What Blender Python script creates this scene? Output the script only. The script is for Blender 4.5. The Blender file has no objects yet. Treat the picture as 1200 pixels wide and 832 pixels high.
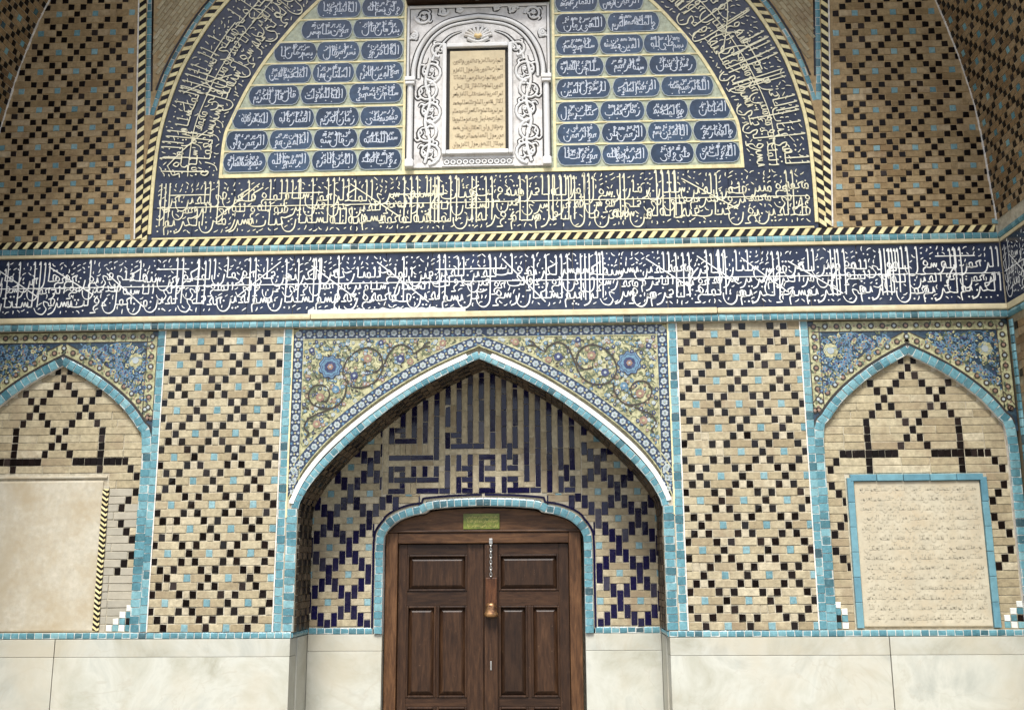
import bpy, bmesh, math, random
from mathutils import Vector, Matrix
R_ = random.Random(7)
scene = bpy.context.scene
COL = scene.collection
PI = math.pi

# ------------------------------------------------------------------ camera
def cam_axes(y, p, r):
    f = Vector((math.sin(y)*math.cos(p), math.cos(y)*math.cos(p), math.sin(p)))
    rt = Vector((math.cos(y), -math.sin(y), 0)); up = rt.cross(f)
    return rt*math.cos(r)+up*math.sin(r), -rt*math.sin(r)+up*math.cos(r), f
rt, up, fw = cam_axes(-.038, .2055, -.006)
cd = bpy.data.cameras.new('camera'); cam = bpy.data.objects.new('camera', cd); COL.objects.link(cam)
cam.matrix_world = Matrix(((rt.x, up.x, -fw.x, .5683), (rt.y, up.y, -fw.y, -8.0), (rt.z, up.z, -fw.z, 1.6), (0, 0, 0, 1)))
cd.sensor_width = 36; cd.lens = 36.0; cd.clip_end = 3000; cd.clip_start = .05
scene.camera = cam

# ------------------------------------------------------------------ sky, sun, exposure
SUN_EL, SUN_AZ = math.radians(59), math.radians(187)      # azimuth clockwise from +Y: behind the camera, a little to its left
w = bpy.data.worlds.new('World'); scene.world = w; w.use_nodes = True
nt = w.node_tree; nt.nodes.clear()
o_ = nt.nodes.new('ShaderNodeOutputWorld'); b_ = nt.nodes.new('ShaderNodeBackground'); s_ = nt.nodes.new('ShaderNodeTexSky')
s_.sky_type = 'NISHITA'; s_.sun_disc = False; s_.sun_elevation = SUN_EL; s_.sun_rotation = SUN_AZ; s_.dust_density = 3.0; s_.air_density = 1.0
s_.ozone_density = 1.0
b_.inputs['Strength'].default_value = .09
nt.links.new(s_.outputs[0], b_.inputs[0]); nt.links.new(b_.outputs[0], o_.inputs[0])
sl = bpy.data.lights.new('sun', 'SUN'); sun = bpy.data.objects.new('sun', sl); COL.objects.link(sun)
sl.energy = 3.0; sl.angle = math.radians(22); sl.color = (1, .985, .95)
sd = Vector((math.sin(SUN_AZ)*math.cos(SUN_EL), math.cos(SUN_AZ)*math.cos(SUN_EL), math.sin(SUN_EL)))
sun.rotation_euler = sd.to_track_quat('Z', 'Y').to_euler()
scene.view_settings.view_transform = 'Standard'; scene.view_settings.look = 'None'
scene.view_settings.gamma = 1; scene.view_settings.use_curve_mapping = False
scene.view_settings.exposure = 1.22

# ------------------------------------------------------------------ materials
MATS = {}
def nodes(name):
    m = bpy.data.materials.new(name); m.use_nodes = True; n = m.node_tree
    return m, n, n.nodes['Principled BSDF']
def N(n, t, **kw):
    x = n.nodes.new(t)
    for k, v in kw.items():
        if k in x.inputs: x.inputs[k].default_value = v
        else: setattr(x, k, v)
    return x
def ramp(n, stops, src):
    r = n.nodes.new('ShaderNodeValToRGB'); e = r.color_ramp.elements
    while len(e) < len(stops): e.new(.5)
    for i, (p, c) in enumerate(stops):
        e[i].position = p; e[i].color = (c[0], c[1], c[2], 1)
    n.links.new(src, r.inputs[0]); return r
def surf(name, stops, rough=.8, island=False, nscale=18, namount=.35, dirt=None, dscale=5., dlo=.52, dhi=.72, bump=.2, bscale=60, spec=.5, coat=0, rvar=0, dist=.004, chip=None, clo=.63, streak=None):
    """stops: colour ramp driven by a random number per piece; then fine noise, then blotchy dirt / worn glaze"""
    m, n, bs = nodes(name); L = n.links.new
    if island: rnd = N(n, 'ShaderNodeNewGeometry').outputs['Random Per Island']
    else: rnd = N(n, 'ShaderNodeObjectInfo').outputs['Random']
    tc = N(n, 'ShaderNodeNewGeometry').outputs['Position']
    r = ramp(n, stops, rnd)
    nz = N(n, 'ShaderNodeTexNoise', Scale=nscale, Detail=6, Roughness=.65); L(tc, nz.inputs['Vector'])
    mr = N(n, 'ShaderNodeMapRange'); mr.inputs[3].default_value = 1-namount; mr.inputs[4].default_value = 1+namount
    mr.inputs[1].default_value = .25; mr.inputs[2].default_value = .75
    L(nz.outputs[0], mr.inputs[0])
    mx = N(n, 'ShaderNodeMix', data_type='RGBA', blend_type='MULTIPLY'); mx.inputs[0].default_value = 1
    L(r.outputs[0], mx.inputs[6]); L(mr.outputs[0], mx.inputs[7]); out = mx.outputs[2]
    def layer(out, col, scale, lo, hi, det=8):
        dn = N(n, 'ShaderNodeTexNoise', Scale=scale, Detail=det, Roughness=.7); L(tc, dn.inputs['Vector'])
        dm = N(n, 'ShaderNodeMapRange'); dm.inputs[1].default_value = lo; dm.inputs[2].default_value = hi; L(dn.outputs[0], dm.inputs[0])
        d2 = N(n, 'ShaderNodeMix', data_type='RGBA'); L(dm.outputs[0], d2.inputs[0]); L(out, d2.inputs[6]); d2.inputs[7].default_value = (*col, 1)
        return d2.outputs[2]
    if dirt: out = layer(out, dirt, dscale, dlo, dhi)
    if streak:
        mp = N(n, 'ShaderNodeMapping'); mp.inputs['Scale'].default_value = (5, 5, .8); L(tc, mp.inputs['Vector'])
        sn = N(n, 'ShaderNodeTexNoise', Scale=1.3, Detail=7, Roughness=.62); L(mp.outputs[0], sn.inputs['Vector'])
        s1 = N(n, 'ShaderNodeMapRange'); s1.inputs[1].default_value = .5; s1.inputs[2].default_value = .72; s1.inputs[4].default_value = .75; L(sn.outputs[0], s1.inputs[0])
        s2 = N(n, 'ShaderNodeMix', data_type='RGBA'); L(s1.outputs[0], s2.inputs[0]); L(out, s2.inputs[6]); s2.inputs[7].default_value = (*streak, 1); out = s2.outputs[2]
    if chip: out = layer(out, chip, 95, clo, clo+.03, 3)
    L(out, bs.inputs['Base Color'])
    bs.inputs['Roughness'].default_value = rough; bs.inputs['Specular IOR Level'].default_value = spec
    if rvar:
        rm = N(n, 'ShaderNodeMapRange'); rm.inputs[3].default_value = rough-rvar; rm.inputs[4].default_value = rough+rvar; L(nz.outputs[0], rm.inputs[0]); L(rm.outputs[0], bs.inputs['Roughness'])
    if bump:
        bn = N(n, 'ShaderNodeTexNoise', Scale=bscale, Detail=5); L(tc, bn.inputs['Vector'])
        bp = N(n, 'ShaderNodeBump'); bp.inputs['Strength'].default_value = bump; bp.inputs['Distance'].default_value = dist; L(bn.outputs[0], bp.inputs['Height']); L(bp.outputs[0], bs.inputs['Normal'])
    MATS[name] = m; return m
BUFF = [(0, (.265, .215, .13)), (.3, (.335, .285, .18)), (.6, (.39, .34, .225)), (.85, (.315, .265, .165)), (1, (.43, .38, .265))]
surf('buff', BUFF, .9, nscale=30, streak=(.255, .20, .125), dirt=(.24, .18, .115), dscale=3, bump=.5, bscale=90, spec=.25)
surf('pale', [(0, (.35, .30, .20)), (.5, (.42, .37, .265)), (1, (.33, .28, .18))], .9, nscale=30, bump=.4, bscale=90, spec=.25)
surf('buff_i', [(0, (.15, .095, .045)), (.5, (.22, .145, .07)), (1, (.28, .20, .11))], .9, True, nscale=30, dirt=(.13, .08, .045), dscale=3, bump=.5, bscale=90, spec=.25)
surf('shaded_brick', [(0, (.09, .065, .042)), (.6, (.13, .095, .06)), (1, (.06, .045, .03))], .9, True, nscale=20, bump=.4, spec=.2)  # buff brick with the shade under the arch put into its colour
surf('mortar', [(0, (.42, .38, .285)), (1, (.42, .38, .285))], .95, nscale=25, bump=.6, bscale=70, spec=.2, dirt=(.30, .25, .175), dscale=6)
surf('gold_mortar', [(0, (.33, .24, .13)), (1, (.33, .24, .13))], .95, nscale=25, bump=.6, bscale=70, spec=.2, dirt=(.48, .42, .33), dscale=4, dlo=.6, dhi=.75)
GB = [(0, (.225, .16, .078)), (.3, (.30, .22, .115)), (.6, (.35, .265, .15)), (.85, (.265, .19, .097)), (1, (.40, .315, .195))]
surf('gold_brick', GB, .9, nscale=30, streak=(.17, .11, .055), dirt=(.19, .12, .06), dscale=2.5, bump=.5, bscale=90, spec=.2)
surf('grout', [(0, (.50, .51, .47)), (1, (.50, .51, .47))], .9, nscale=25, bump=.4, spec=.2, dirt=(.26, .24, .20), dscale=12)
surf('mortar_white', [(0, (.66, .63, .57)), (1, (.66, .63, .57))], .9, nscale=25, bump=.5, bscale=70, spec=.2, dirt=(.45, .40, .33), dscale=9)
BLK = [(0, (.004, .0025, .002)), (.6, (.006, .0035, .003)), (.9, (.010, .006, .005)), (1, (.03, .022, .019))]
surf('black', BLK, .12, nscale=40, bump=.1, bscale=30, rvar=.06, dist=.005, chip=(.26, .19, .14), clo=.73, spec=.32)
surf('black_matt', BLK, .3, nscale=40, bump=.15, bscale=40, dist=.004, chip=(.24, .18, .12), clo=.72, spec=.18)
surf('black_i', BLK, .35, True, nscale=40, bump=.3, bscale=45, spec=.3)
TQ = [(0, (.055, .15, .18)), (.25, (.085, .215, .25)), (.55, (.115, .26, .295)), (.8, (.18, .335, .355)), (.94, (.055, .145, .17)), (1, (.035, .07, .082))]
surf('turq', TQ, .24, nscale=35, namount=.3, bump=.3, bscale=50, rvar=.1, dist=.005, chip=(.45, .42, .36), clo=.69)
surf('turq_stud', [(0, (.10, .21, .235)), (.5, (.145, .27, .295)), (1, (.20, .33, .345))], .3, nscale=40, namount=.35, bump=.3, bscale=50, chip=(.42, .38, .31), clo=.64)
surf('turq_i', TQ, .25, True, nscale=35, namount=.3, bump=.25, bscale=50)
surf('turq_dark', [(0, (.02, .12, .13)), (1, (.05, .22, .24))], .3, True, nscale=35, bump=.2)
surf('cobalt', [(0, (.004, .0035, .022)), (.6, (.006, .005, .034)), (.88, (.010, .009, .028)), (1, (.05, .047, .065))], .12, nscale=40, bump=.12, bscale=30, rvar=.06, dist=.006, chip=(.36, .29, .22), clo=.70, spec=.35)
surf('navy', [(0, (.009, .013, .031)), (.5, (.013, .019, .044)), (1, (.018, .027, .058))], .2, nscale=9, namount=.5, bump=.12, bscale=14, rvar=.08, dist=.01, dirt=(.04, .048, .065), dscale=6, dlo=.5)
surf('navy_d', [(0, (.013, .018, .034)), (1, (.021, .028, .05))], .2, nscale=9, namount=.5, bump=.12, bscale=14, dist=.01, dirt=(.05, .058, .072), dscale=6, dlo=.5)
surf('cart', [(0, (.016, .030, .055)), (.5, (.024, .044, .078)), (1, (.034, .060, .10))], .2, nscale=14, namount=.5, bump=.12, bscale=14, dist=.01)
surf('panel_ground', [(0, (.35, .38, .27)), (1, (.35, .38, .27))], .25, nscale=30, namount=.5, bump=.1, bscale=14, dirt=(.42, .42, .26), dscale=14)
surf('ink_white', [(0, (.74, .74, .70)), (1, (.74, .74, .70))], .3, nscale=30, namount=.2, bump=0, dirt=(.5, .5, .47), dscale=11)
surf('ink_yellow', [(0, (.68, .645, .46)), (1, (.68, .645, .46))], .3, nscale=30, namount=.25, bump=0, dirt=(.60, .54, .32), dscale=6)
surf('ink_pale', [(0, (.52, .56, .62)), (1, (.52, .56, .62))], .3, nscale=30, namount=.25, bump=0)
surf('yellow', [(0, (.66, .57, .28)), (.5, (.70, .62, .34)), (1, (.60, .50, .24))], .35, True, nscale=20, namount=.3, bump=.2, bscale=40, dirt=(.44, .36, .2), dscale=8)
surf('cream', [(0, (.52, .45, .27)), (1, (.57, .50, .33))], .7, nscale=14, namount=.2, bump=.3, bscale=40, dirt=(.45, .36, .2), dscale=5)
surf('fillet', [(0, (.62, .64, .60)), (1, (.68, .69, .65))], .6, nscale=20, namount=.2, bump=.2, dirt=(.5, .47, .4), dscale=7)
surf('flo_yellow', [(0, (.40, .385, .22)), (1, (.40, .385, .22))], .4, nscale=45, namount=.4, bump=.1, bscale=20, dirt=(.22, .21, .105), dscale=22, dlo=.45, dhi=.6)
surf('flo_blue', [(0, (.026, .042, .078)), (1, (.026, .042, .078))], .3, nscale=30, namount=.5, bump=.1, bscale=20)
surf('flo_teal', [(0, (.022, .042, .066)), (1, (.022, .042, .066))], .3, nscale=30, namount=.5, bump=.1, bscale=20, dirt=(.05, .08, .085), dscale=25, dlo=.5)
surf('flo_sky', [(0, (.08, .16, .23)), (.5, (.12, .21, .28)), (1, (.06, .13, .21))], .3, True, nscale=30, namount=.3, bump=0)
surf('flo_deep', [(0, (.022, .028, .08)), (1, (.05, .06, .12))], .3, True, nscale=30, namount=.3, bump=0)
surf('flo_green', [(0, (.06, .08, .045)), (.5, (.13, .145, .07)), (1, (.05, .08, .07))], .35, True, nscale=30, namount=.3, bump=0)
surf('flo_white', [(0, (.28, .33, .345)), (1, (.38, .41, .39))], .3, True, nscale=30, namount=.2, bump=0)
surf('flo_rust', [(0, (.20, .12, .085)), (1, (.27, .175, .125))], .35, True, nscale=30, namount=.3, bump=0)
surf('flo_dark', [(0, (.035, .028, .02)), (1, (.05, .04, .03))], .35, nscale=30, namount=.3, bump=0)
surf('plaster', [(0, (.435, .40, .315)), (1, (.435, .40, .315))], .9, nscale=22, namount=.16, streak=(.38, .33, .235), chip=(.33, .28, .19), clo=.7, bump=.25, bscale=25, dirt=(.36, .30, .20), dscale=2.6, dlo=.42, dhi=.66, spec=.2)
surf('grey_plaster', [(0, (.30, .28, .225)), (1, (.35, .32, .25))], .9, nscale=12, namount=.15, bump=.3, bscale=40, spec=.2)
surf('tablet_stone', [(0, (.425, .385, .285)), (1, (.425, .385, .285))], .75, streak=(.40, .345, .24), nscale=9, namount=.18, bump=.25, bscale=30, dirt=(.40, .33, .22), dscale=3.5, dlo=.45, dhi=.7, spec=.3)
surf('tablet_ink', [(0, (.405, .364, .264)), (1, (.405, .364, .264))], .8, nscale=25, namount=.3, bump=0)
surf('marble', [(0, (.62, .615, .595)), (1, (.62, .615, .595))], .45, nscale=12, namount=.12, bump=.15, bscale=30, dirt=(.52, .48, .42), dscale=6)
surf('marble_ground', [(0, (.58, .56, .53)), (1, (.58, .56, .53))], .6, nscale=16, namount=.25, bump=.25, bscale=50, dirt=(.30, .27, .24), dscale=9, dlo=.5, dhi=.72)
surf('groove', [(0, (.02, .018, .016)), (1, (.02, .018, .016))], .8, bump=0)
surf('sand_panel', [(0, (.52, .43, .27)), (1, (.52, .43, .27))], .7, nscale=14, namount=.2, bump=.2, bscale=40, dirt=(.40, .31, .18), dscale=7)
surf('sand_ink', [(0, (.34, .27, .17)), (1, (.34, .27, .17))], .8, nscale=25, namount=.3, bump=0)
surf('gold', [(0, (.62, .45, .20)), (1, (.62, .45, .20))], .5, nscale=25, namount=.3, bump=.1)
surf('brass', [(0, (.34, .19, .08)), (1, (.34, .19, .08))], .38, nscale=22, namount=.5, bump=.3, bscale=30, dirt=(.07, .03, .015), dscale=16, dlo=.42, dhi=.62); MATS['brass'].node_tree.nodes['Principled BSDF'].inputs['Metallic'].default_value = .7
surf('iron', [(0, (.10, .09, .08)), (1, (.10, .09, .08))], .45, nscale=30, namount=.4, bump=.3); MATS['iron'].node_tree.nodes['Principled BSDF'].inputs['Metallic'].default_value = .8
surf('steel', [(0, (.5, .49, .46)), (1, (.5, .49, .46))], .35, nscale=30, namount=.3, bump=.1); MATS['steel'].node_tree.nodes['Principled BSDF'].inputs['Metallic'].default_value = .9
surf('plate', [(0, (.13, .155, .025)), (1, (.13, .155, .025))], .35, nscale=14, namount=.5, bump=.15, dirt=(.05, .085, .015), dscale=20)
surf('plate_ink', [(0, (.34, .31, .09)), (1, (.34, .31, .09))], .4, nscale=25, namount=.3, bump=0)
surf('paving', [(0, (.20, .185, .16)), (.5, (.23, .215, .19)), (1, (.18, .165, .145))], .7, nscale=8, namount=.2, bump=.2, dirt=(.3, .27, .22), dscale=2)
surf('far_brick', [(0, (.20, .15, .10)), (1, (.20, .15, .10))], .9, nscale=3, namount=.3, bump=0)
def marble_slab(nm='dado_stone', k=1., st_lo=.5):
    m, n, bs = nodes(nm); L = n.links.new
    pos = N(n, 'ShaderNodeNewGeometry').outputs['Position']; rnd = N(n, 'ShaderNodeObjectInfo').outputs['Random']
    ad = N(n, 'ShaderNodeVectorMath', operation='ADD'); L(pos, ad.inputs[0])
    cb = N(n, 'ShaderNodeCombineXYZ'); ml = N(n, 'ShaderNodeMath', operation='MULTIPLY'); ml.inputs[1].default_value = 17; L(rnd, ml.inputs[0]); L(ml.outputs[0], cb.inputs[1]); L(cb.outputs[0], ad.inputs[1])
    a = N(n, 'ShaderNodeTexNoise', Scale=2.2, Detail=9, Roughness=.62, Distortion=.6); L(ad.outputs[0], a.inputs['Vector'])
    r = ramp(n, [(p, tuple(k*c for c in q)) for p, q in [(.28, (.27, .26, .195)), (.42, (.38, .375, .305)), (.56, (.465, .465, .40)), (.70, (.35, .358, .31))]], a.outputs[0])
    v = N(n, 'ShaderNodeTexNoise', Scale=1.1, Detail=5, Distortion=1.6); L(ad.outputs[0], v.inputs['Vector'])
    sb = N(n, 'ShaderNodeMath', operation='SUBTRACT'); sb.inputs[1].default_value = .5; L(v.outputs[0], sb.inputs[0])
    ab = N(n, 'ShaderNodeMath', operation='ABSOLUTE'); L(sb.outputs[0], ab.inputs[0])
    mr = N(n, 'ShaderNodeMapRange'); mr.inputs[2].default_value = .007; mr.inputs[3].default_value = .4; mr.inputs[4].default_value = 0; L(ab.outputs[0], mr.inputs[0])
    mx = N(n, 'ShaderNodeMix', data_type='RGBA'); L(mr.outputs[0], mx.inputs[0]); L(r.outputs[0], mx.inputs[6]); mx.inputs[7].default_value = (.36, .33, .26, 1)
    st = N(n, 'ShaderNodeTexNoise', Scale=1.6, Detail=8, Roughness=.6); L(pos, st.inputs['Vector'])
    sm = N(n, 'ShaderNodeMapRange'); sm.inputs[1].default_value = st_lo; sm.inputs[2].default_value = st_lo+.22; sm.inputs[4].default_value = .7; L(st.outputs[0], sm.inputs[0])
    m2 = N(n, 'ShaderNodeMix', data_type='RGBA'); L(sm.outputs[0], m2.inputs[0]); L(mx.outputs[2], m2.inputs[6]); m2.inputs[7].default_value = (.42, .38, .285, 1)
    L(m2.outputs[2], bs.inputs['Base Color']); bs.inputs['Roughness'].default_value = .5
    bn = N(n, 'ShaderNodeTexNoise', Scale=12, Detail=6); L(pos, bn.inputs['Vector']); bp = N(n, 'ShaderNodeBump'); bp.inputs['Strength'].default_value = .15; bp.inputs['Distance'].default_value = .01
    L(bn.outputs[0], bp.inputs['Height']); L(bp.outputs[0], bs.inputs['Normal']); MATS[nm] = m
marble_slab(st_lo=.46); marble_slab('dado_top', .92, .42)
def wood(name, horiz, k=1., tint=(1, 1, 1)):
    m, n, bs = nodes(name); L = n.links.new
    pos = N(n, 'ShaderNodeNewGeometry').outputs['Position']; rnd = N(n, 'ShaderNodeObjectInfo').outputs['Random']
    mp = N(n, 'ShaderNodeMapping'); mp.inputs['Scale'].default_value = (3.2, 24, 24) if horiz else (24, 24, 3.2); L(pos, mp.inputs['Vector'])
    a = N(n, 'ShaderNodeTexNoise', Scale=1.6, Detail=8, Roughness=.7, Distortion=.4); L(mp.outputs[0], a.inputs['Vector'])
    r = ramp(n, [(p, tuple(k*c*t for c, t in zip(q, tint))) for p, q in [(.25, (.009, .0036, .0015)), (.45, (.024, .0105, .0044)), (.6, (.042, .0195, .0085)), (.8, (.085, .043, .020))]], a.outputs[0])
    mr = N(n, 'ShaderNodeMapRange'); mr.inputs[3].default_value = .7; mr.inputs[4].default_value = 1.25; L(rnd, mr.inputs[0])
    mx = N(n, 'ShaderNodeMix', data_type='RGBA', blend_type='MULTIPLY'); mx.inputs[0].default_value = 1; L(r.outputs[0], mx.inputs[6]); L(mr.outputs[0], mx.inputs[7])
    sc = N(n, 'ShaderNodeTexNoise', Scale=26, Detail=5, Roughness=.8); L(pos, sc.inputs['Vector'])
    sm = N(n, 'ShaderNodeMapRange'); sm.inputs[1].default_value = .64; sm.inputs[2].default_value = .74; sm.inputs[4].default_value = .5; L(sc.outputs[0], sm.inputs[0])
    m2 = N(n, 'ShaderNodeMix', data_type='RGBA'); L(sm.outputs[0], m2.inputs[0]); L(mx.outputs[2], m2.inputs[6]); m2.inputs[7].default_value = (.24, .15, .09, 1)
    pn_ = N(n, 'ShaderNodeNewGeometry').outputs['Pointiness']; pm = N(n, 'ShaderNodeMapRange'); pm.inputs[1].default_value = .53; pm.inputs[2].default_value = .6; pm.inputs[4].default_value = .0; L(pn_, pm.inputs[0])
    m3 = N(n, 'ShaderNodeMix', data_type='RGBA'); L(pm.outputs[0], m3.inputs[0]); L(m2.outputs[2], m3.inputs[6]); m3.inputs[7].default_value = (.20*k**.5, .11*k**.5, .055*k**.5, 1)
    L(m3.outputs[2], bs.inputs['Base Color']); bs.inputs['Roughness'].default_value = .45; bs.inputs['Specular IOR Level'].default_value = .3
    bp = N(n, 'ShaderNodeBump'); bp.inputs['Strength'].default_value = .35; bp.inputs['Distance'].default_value = .004; L(a.outputs[0], bp.inputs['Height']); L(bp.outputs[0], bs.inputs['Normal']); MATS[name] = m
wood('worn_wood', False, 2.6, (1.15, .95, .8)); wood('wood_v', False); wood('wood_h', True); wood('frame_v', False, 2.6, (1, 1.02, .95)); wood('frame_h', True, 2.2, (1, 1.02, .95))

# ------------------------------------------------------------------ helpers
WPOS = {}
def link(o, parent=None, pos=(0, 0, 0)):
    COL.objects.link(o); pos = Vector(pos); WPOS[o.name] = pos
    if parent: o.parent = parent; o.location = pos - WPOS[parent.name]
    else: o.location = pos
    return o
def thing(name, label, cat, pos=(0, 0, 0), group=None):
    o = bpy.data.objects.new(name, None); o.empty_display_size = .1; link(o, None, pos)
    o['label'] = label; o['category'] = cat
    if group: o['group'] = group
    return o
def mesh_obj(name, me, parent, pos=(0, 0, 0), kind=None):
    o = bpy.data.objects.new(name, me); link(o, parent, pos)
    if kind: o['kind'] = kind
    return o
CACHE = {}
def box_mesh(wd, h, d, mat, var=0, ch=.0025, jit=.02):
    """chamfered block: front face at y=0, body behind it, centred in x and z, corners a little uneven"""
    key = ('b', round(wd, 3), round(h, 3), round(d, 3), mat, var)
    if key in CACHE: return CACHE[key]
    rr = random.Random(hash((round(wd, 3), round(h, 3), var)) & 0xffff)
    x, z = wd/2, h/2; c = min(ch, wd*.2, h*.2); j = min(wd, h)*jit
    q = [(sx*x+rr.uniform(-j, j), sz*z+rr.uniform(-j, j)) for sx, sz in ((-1, -1), (1, -1), (1, 1), (-1, 1))]
    v = [(a-math.copysign(c, a), rr.uniform(-.0006, .0006), b-math.copysign(c, b)) for a, b in q] + [(a, c, b) for a, b in q] + [(a, d, b) for a, b in q]
    f = [(0, 1, 2, 3)] + [(i+4, (i+1) % 4+4, (i+1) % 4, i) for i in range(4)] + [(i+8, (i+1) % 4+8, (i+1) % 4+4, i+4) for i in range(4)]
    me = bpy.data.meshes.new('block'); me.from_pydata(v, [], f); me.materials.append(MATS[mat]); CACHE[key] = me; return me
def dome_mesh(ln, wd, bulge, mat, var=0):
    """glazed moulding tile: half-round across its width, short along the run"""
    key = ('d', round(ln, 3), round(wd, 3), round(bulge, 3), mat, var)
    if key in CACHE: return CACHE[key]
    rr = random.Random(var*13+5); v = []; f = []; n = 4; j = ln*.05
    for i in range(n+1):
        a = PI*i/n; zz = -math.cos(a)*wd/2; y = -math.sin(a)*bulge
        v += [(-ln/2+rr.uniform(-j, j)*.5, y, zz), (ln/2+rr.uniform(-j, j)*.5, y, zz)]
    for i in range(n): f.append((2*i, 2*i+1, 2*i+3, 2*i+2))
    f.append(tuple(range(0, 2*n+2, 2))[::-1]); f.append(tuple(range(1, 2*n+2, 2)))
    me = bpy.data.meshes.new('tile'); me.from_pydata(v, [], f); me.materials.append(MATS[mat])
    CACHE[key] = me; return me
def piece(name, parent, cx, cz, wd, h, mat, y=0., d=.03, tilt=.012, proud=.0015, gap=.006, rot=0, jit=.02, gapz=None):
    me = box_mesh(max(wd-gap, .006), max(h-(gap if gapz is None else gapz), .006), d, mat, R_.randrange(4), jit=jit)
    o = mesh_obj(name, me, parent, (cx, y-R_.uniform(-proud, proud), cz))
    o.rotation_euler = (R_.gauss(0, tilt), rot+R_.gauss(0, .006), R_.gauss(0, tilt)); return o
def slab(name, parent, x0, x1, y0, y1, z0, z1, mat, bev=.004, kind=None):
    """bevelled block, y0 is the front"""
    bm = bmesh.new(); bmesh.ops.create_cube(bm, size=1)
    for v in bm.verts: v.co = Vector((v.co.x*(x1-x0), v.co.y*(y1-y0), v.co.z*(z1-z0)))
    if bev: bmesh.ops.bevel(bm, geom=bm.edges[:], offset=bev, segments=2, affect='EDGES', profile=.6)
    me = bpy.data.meshes.new(name); bm.to_mesh(me); bm.free(); me.materials.append(MATS[mat])
    return mesh_obj(name, me, parent, ((x0+x1)/2, (y0+y1)/2, (z0+z1)/2), kind)
def prism(name, parent, poly, y0, y1, mat, kind=None):
    """an outline in x, z with real thickness from y0 (front) to y1"""
    bm = bmesh.new(); n = len(poly)
    a = [bm.verts.new((x, y0, z)) for x, z in poly]; b = [bm.verts.new((x, y1, z)) for x, z in poly]
    fs = [bm.faces.new(a), bm.faces.new(b[::-1])]
    for i in range(n): bm.faces.new((a[i], b[i], b[(i+1) % n], a[(i+1) % n]))
    bmesh.ops.recalc_face_normals(bm, faces=bm.faces[:]); bmesh.ops.triangulate(bm, faces=fs)
    me = bpy.data.meshes.new(name); bm.to_mesh(me); bm.free(); me.materials.append(MATS[mat])
    p = WPOS[parent.name] if parent else Vector()
    o = mesh_obj(name, me, parent, (0, 0, 0), kind); return o
def spline(pts, sub=6, closed=False):
    out = []; n = len(pts)
    for i in range(n-1):
        p0 = pts[max(i-1, 0)]; p1 = pts[i]; p2 = pts[i+1]; p3 = pts[min(i+2, n-1)]
        for k in range(sub):
            t = k/sub
            out.append(tuple(.5*((2*b)+(c-a)*t+(2*a-5*b+4*c-d)*t*t+(3*b-a-3*c+d)*t**3) for a, b, c, d in zip(p0, p1, p2, p3)))
    out.append(tuple(pts[-1])); return out
def resample(pts, step, exact=True):
    L = [0]
    for a, b in zip(pts, pts[1:]): L.append(L[-1]+math.dist(a, b))
    n = max(1, round(L[-1]/step)); res = []; k = 0
    for i in range(n+1):
        s = L[-1]*i/n
        while k < len(L)-2 and L[k+1] < s: k += 1
        t = (s-L[k])/max(L[k+1]-L[k], 1e-9); res.append((pts[k][0]+(pts[k+1][0]-pts[k][0])*t, pts[k][1]+(pts[k+1][1]-pts[k][1])*t))
    return res
def offset(pts, d):
    out = []
    for i, p in enumerate(pts):
        a = pts[max(i-1, 0)]; b = pts[min(i+1, len(pts)-1)]; tx, tz = b[0]-a[0], b[1]-a[1]; l = math.hypot(tx, tz) or 1
        out.append((p[0]-tz/l*d, p[1]+tx/l*d))
    return out
def mirror(pts): return [(-x, z) for x, z in pts]
def tile_run(name, parent, pts, wd, step, mat, y=0., bulge=.018, tf=None, limit=290):
    """a row of half-round glazed tiles along a path; each tile is a part"""
    rs = resample(pts, step); n = 0; bulge *= .3
    band('grout_bed', parent, rs, wd*.9, y-bulge*.25, y+.012, 'grout')
    for a, b in zip(rs, rs[1:]):
        ln = math.dist(a, b); me = dome_mesh(ln-.007, wd, bulge, mat, R_.randrange(5))
        o = mesh_obj(name, me, parent, ((a[0]+b[0])/2, y+R_.uniform(-.002, .002), (a[1]+b[1])/2))
        o.rotation_euler = (R_.gauss(0, .02), -math.atan2(b[1]-a[1], b[0]-a[0])+R_.gauss(0, .012), R_.gauss(0, .02)); n += 1
    return n
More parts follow.
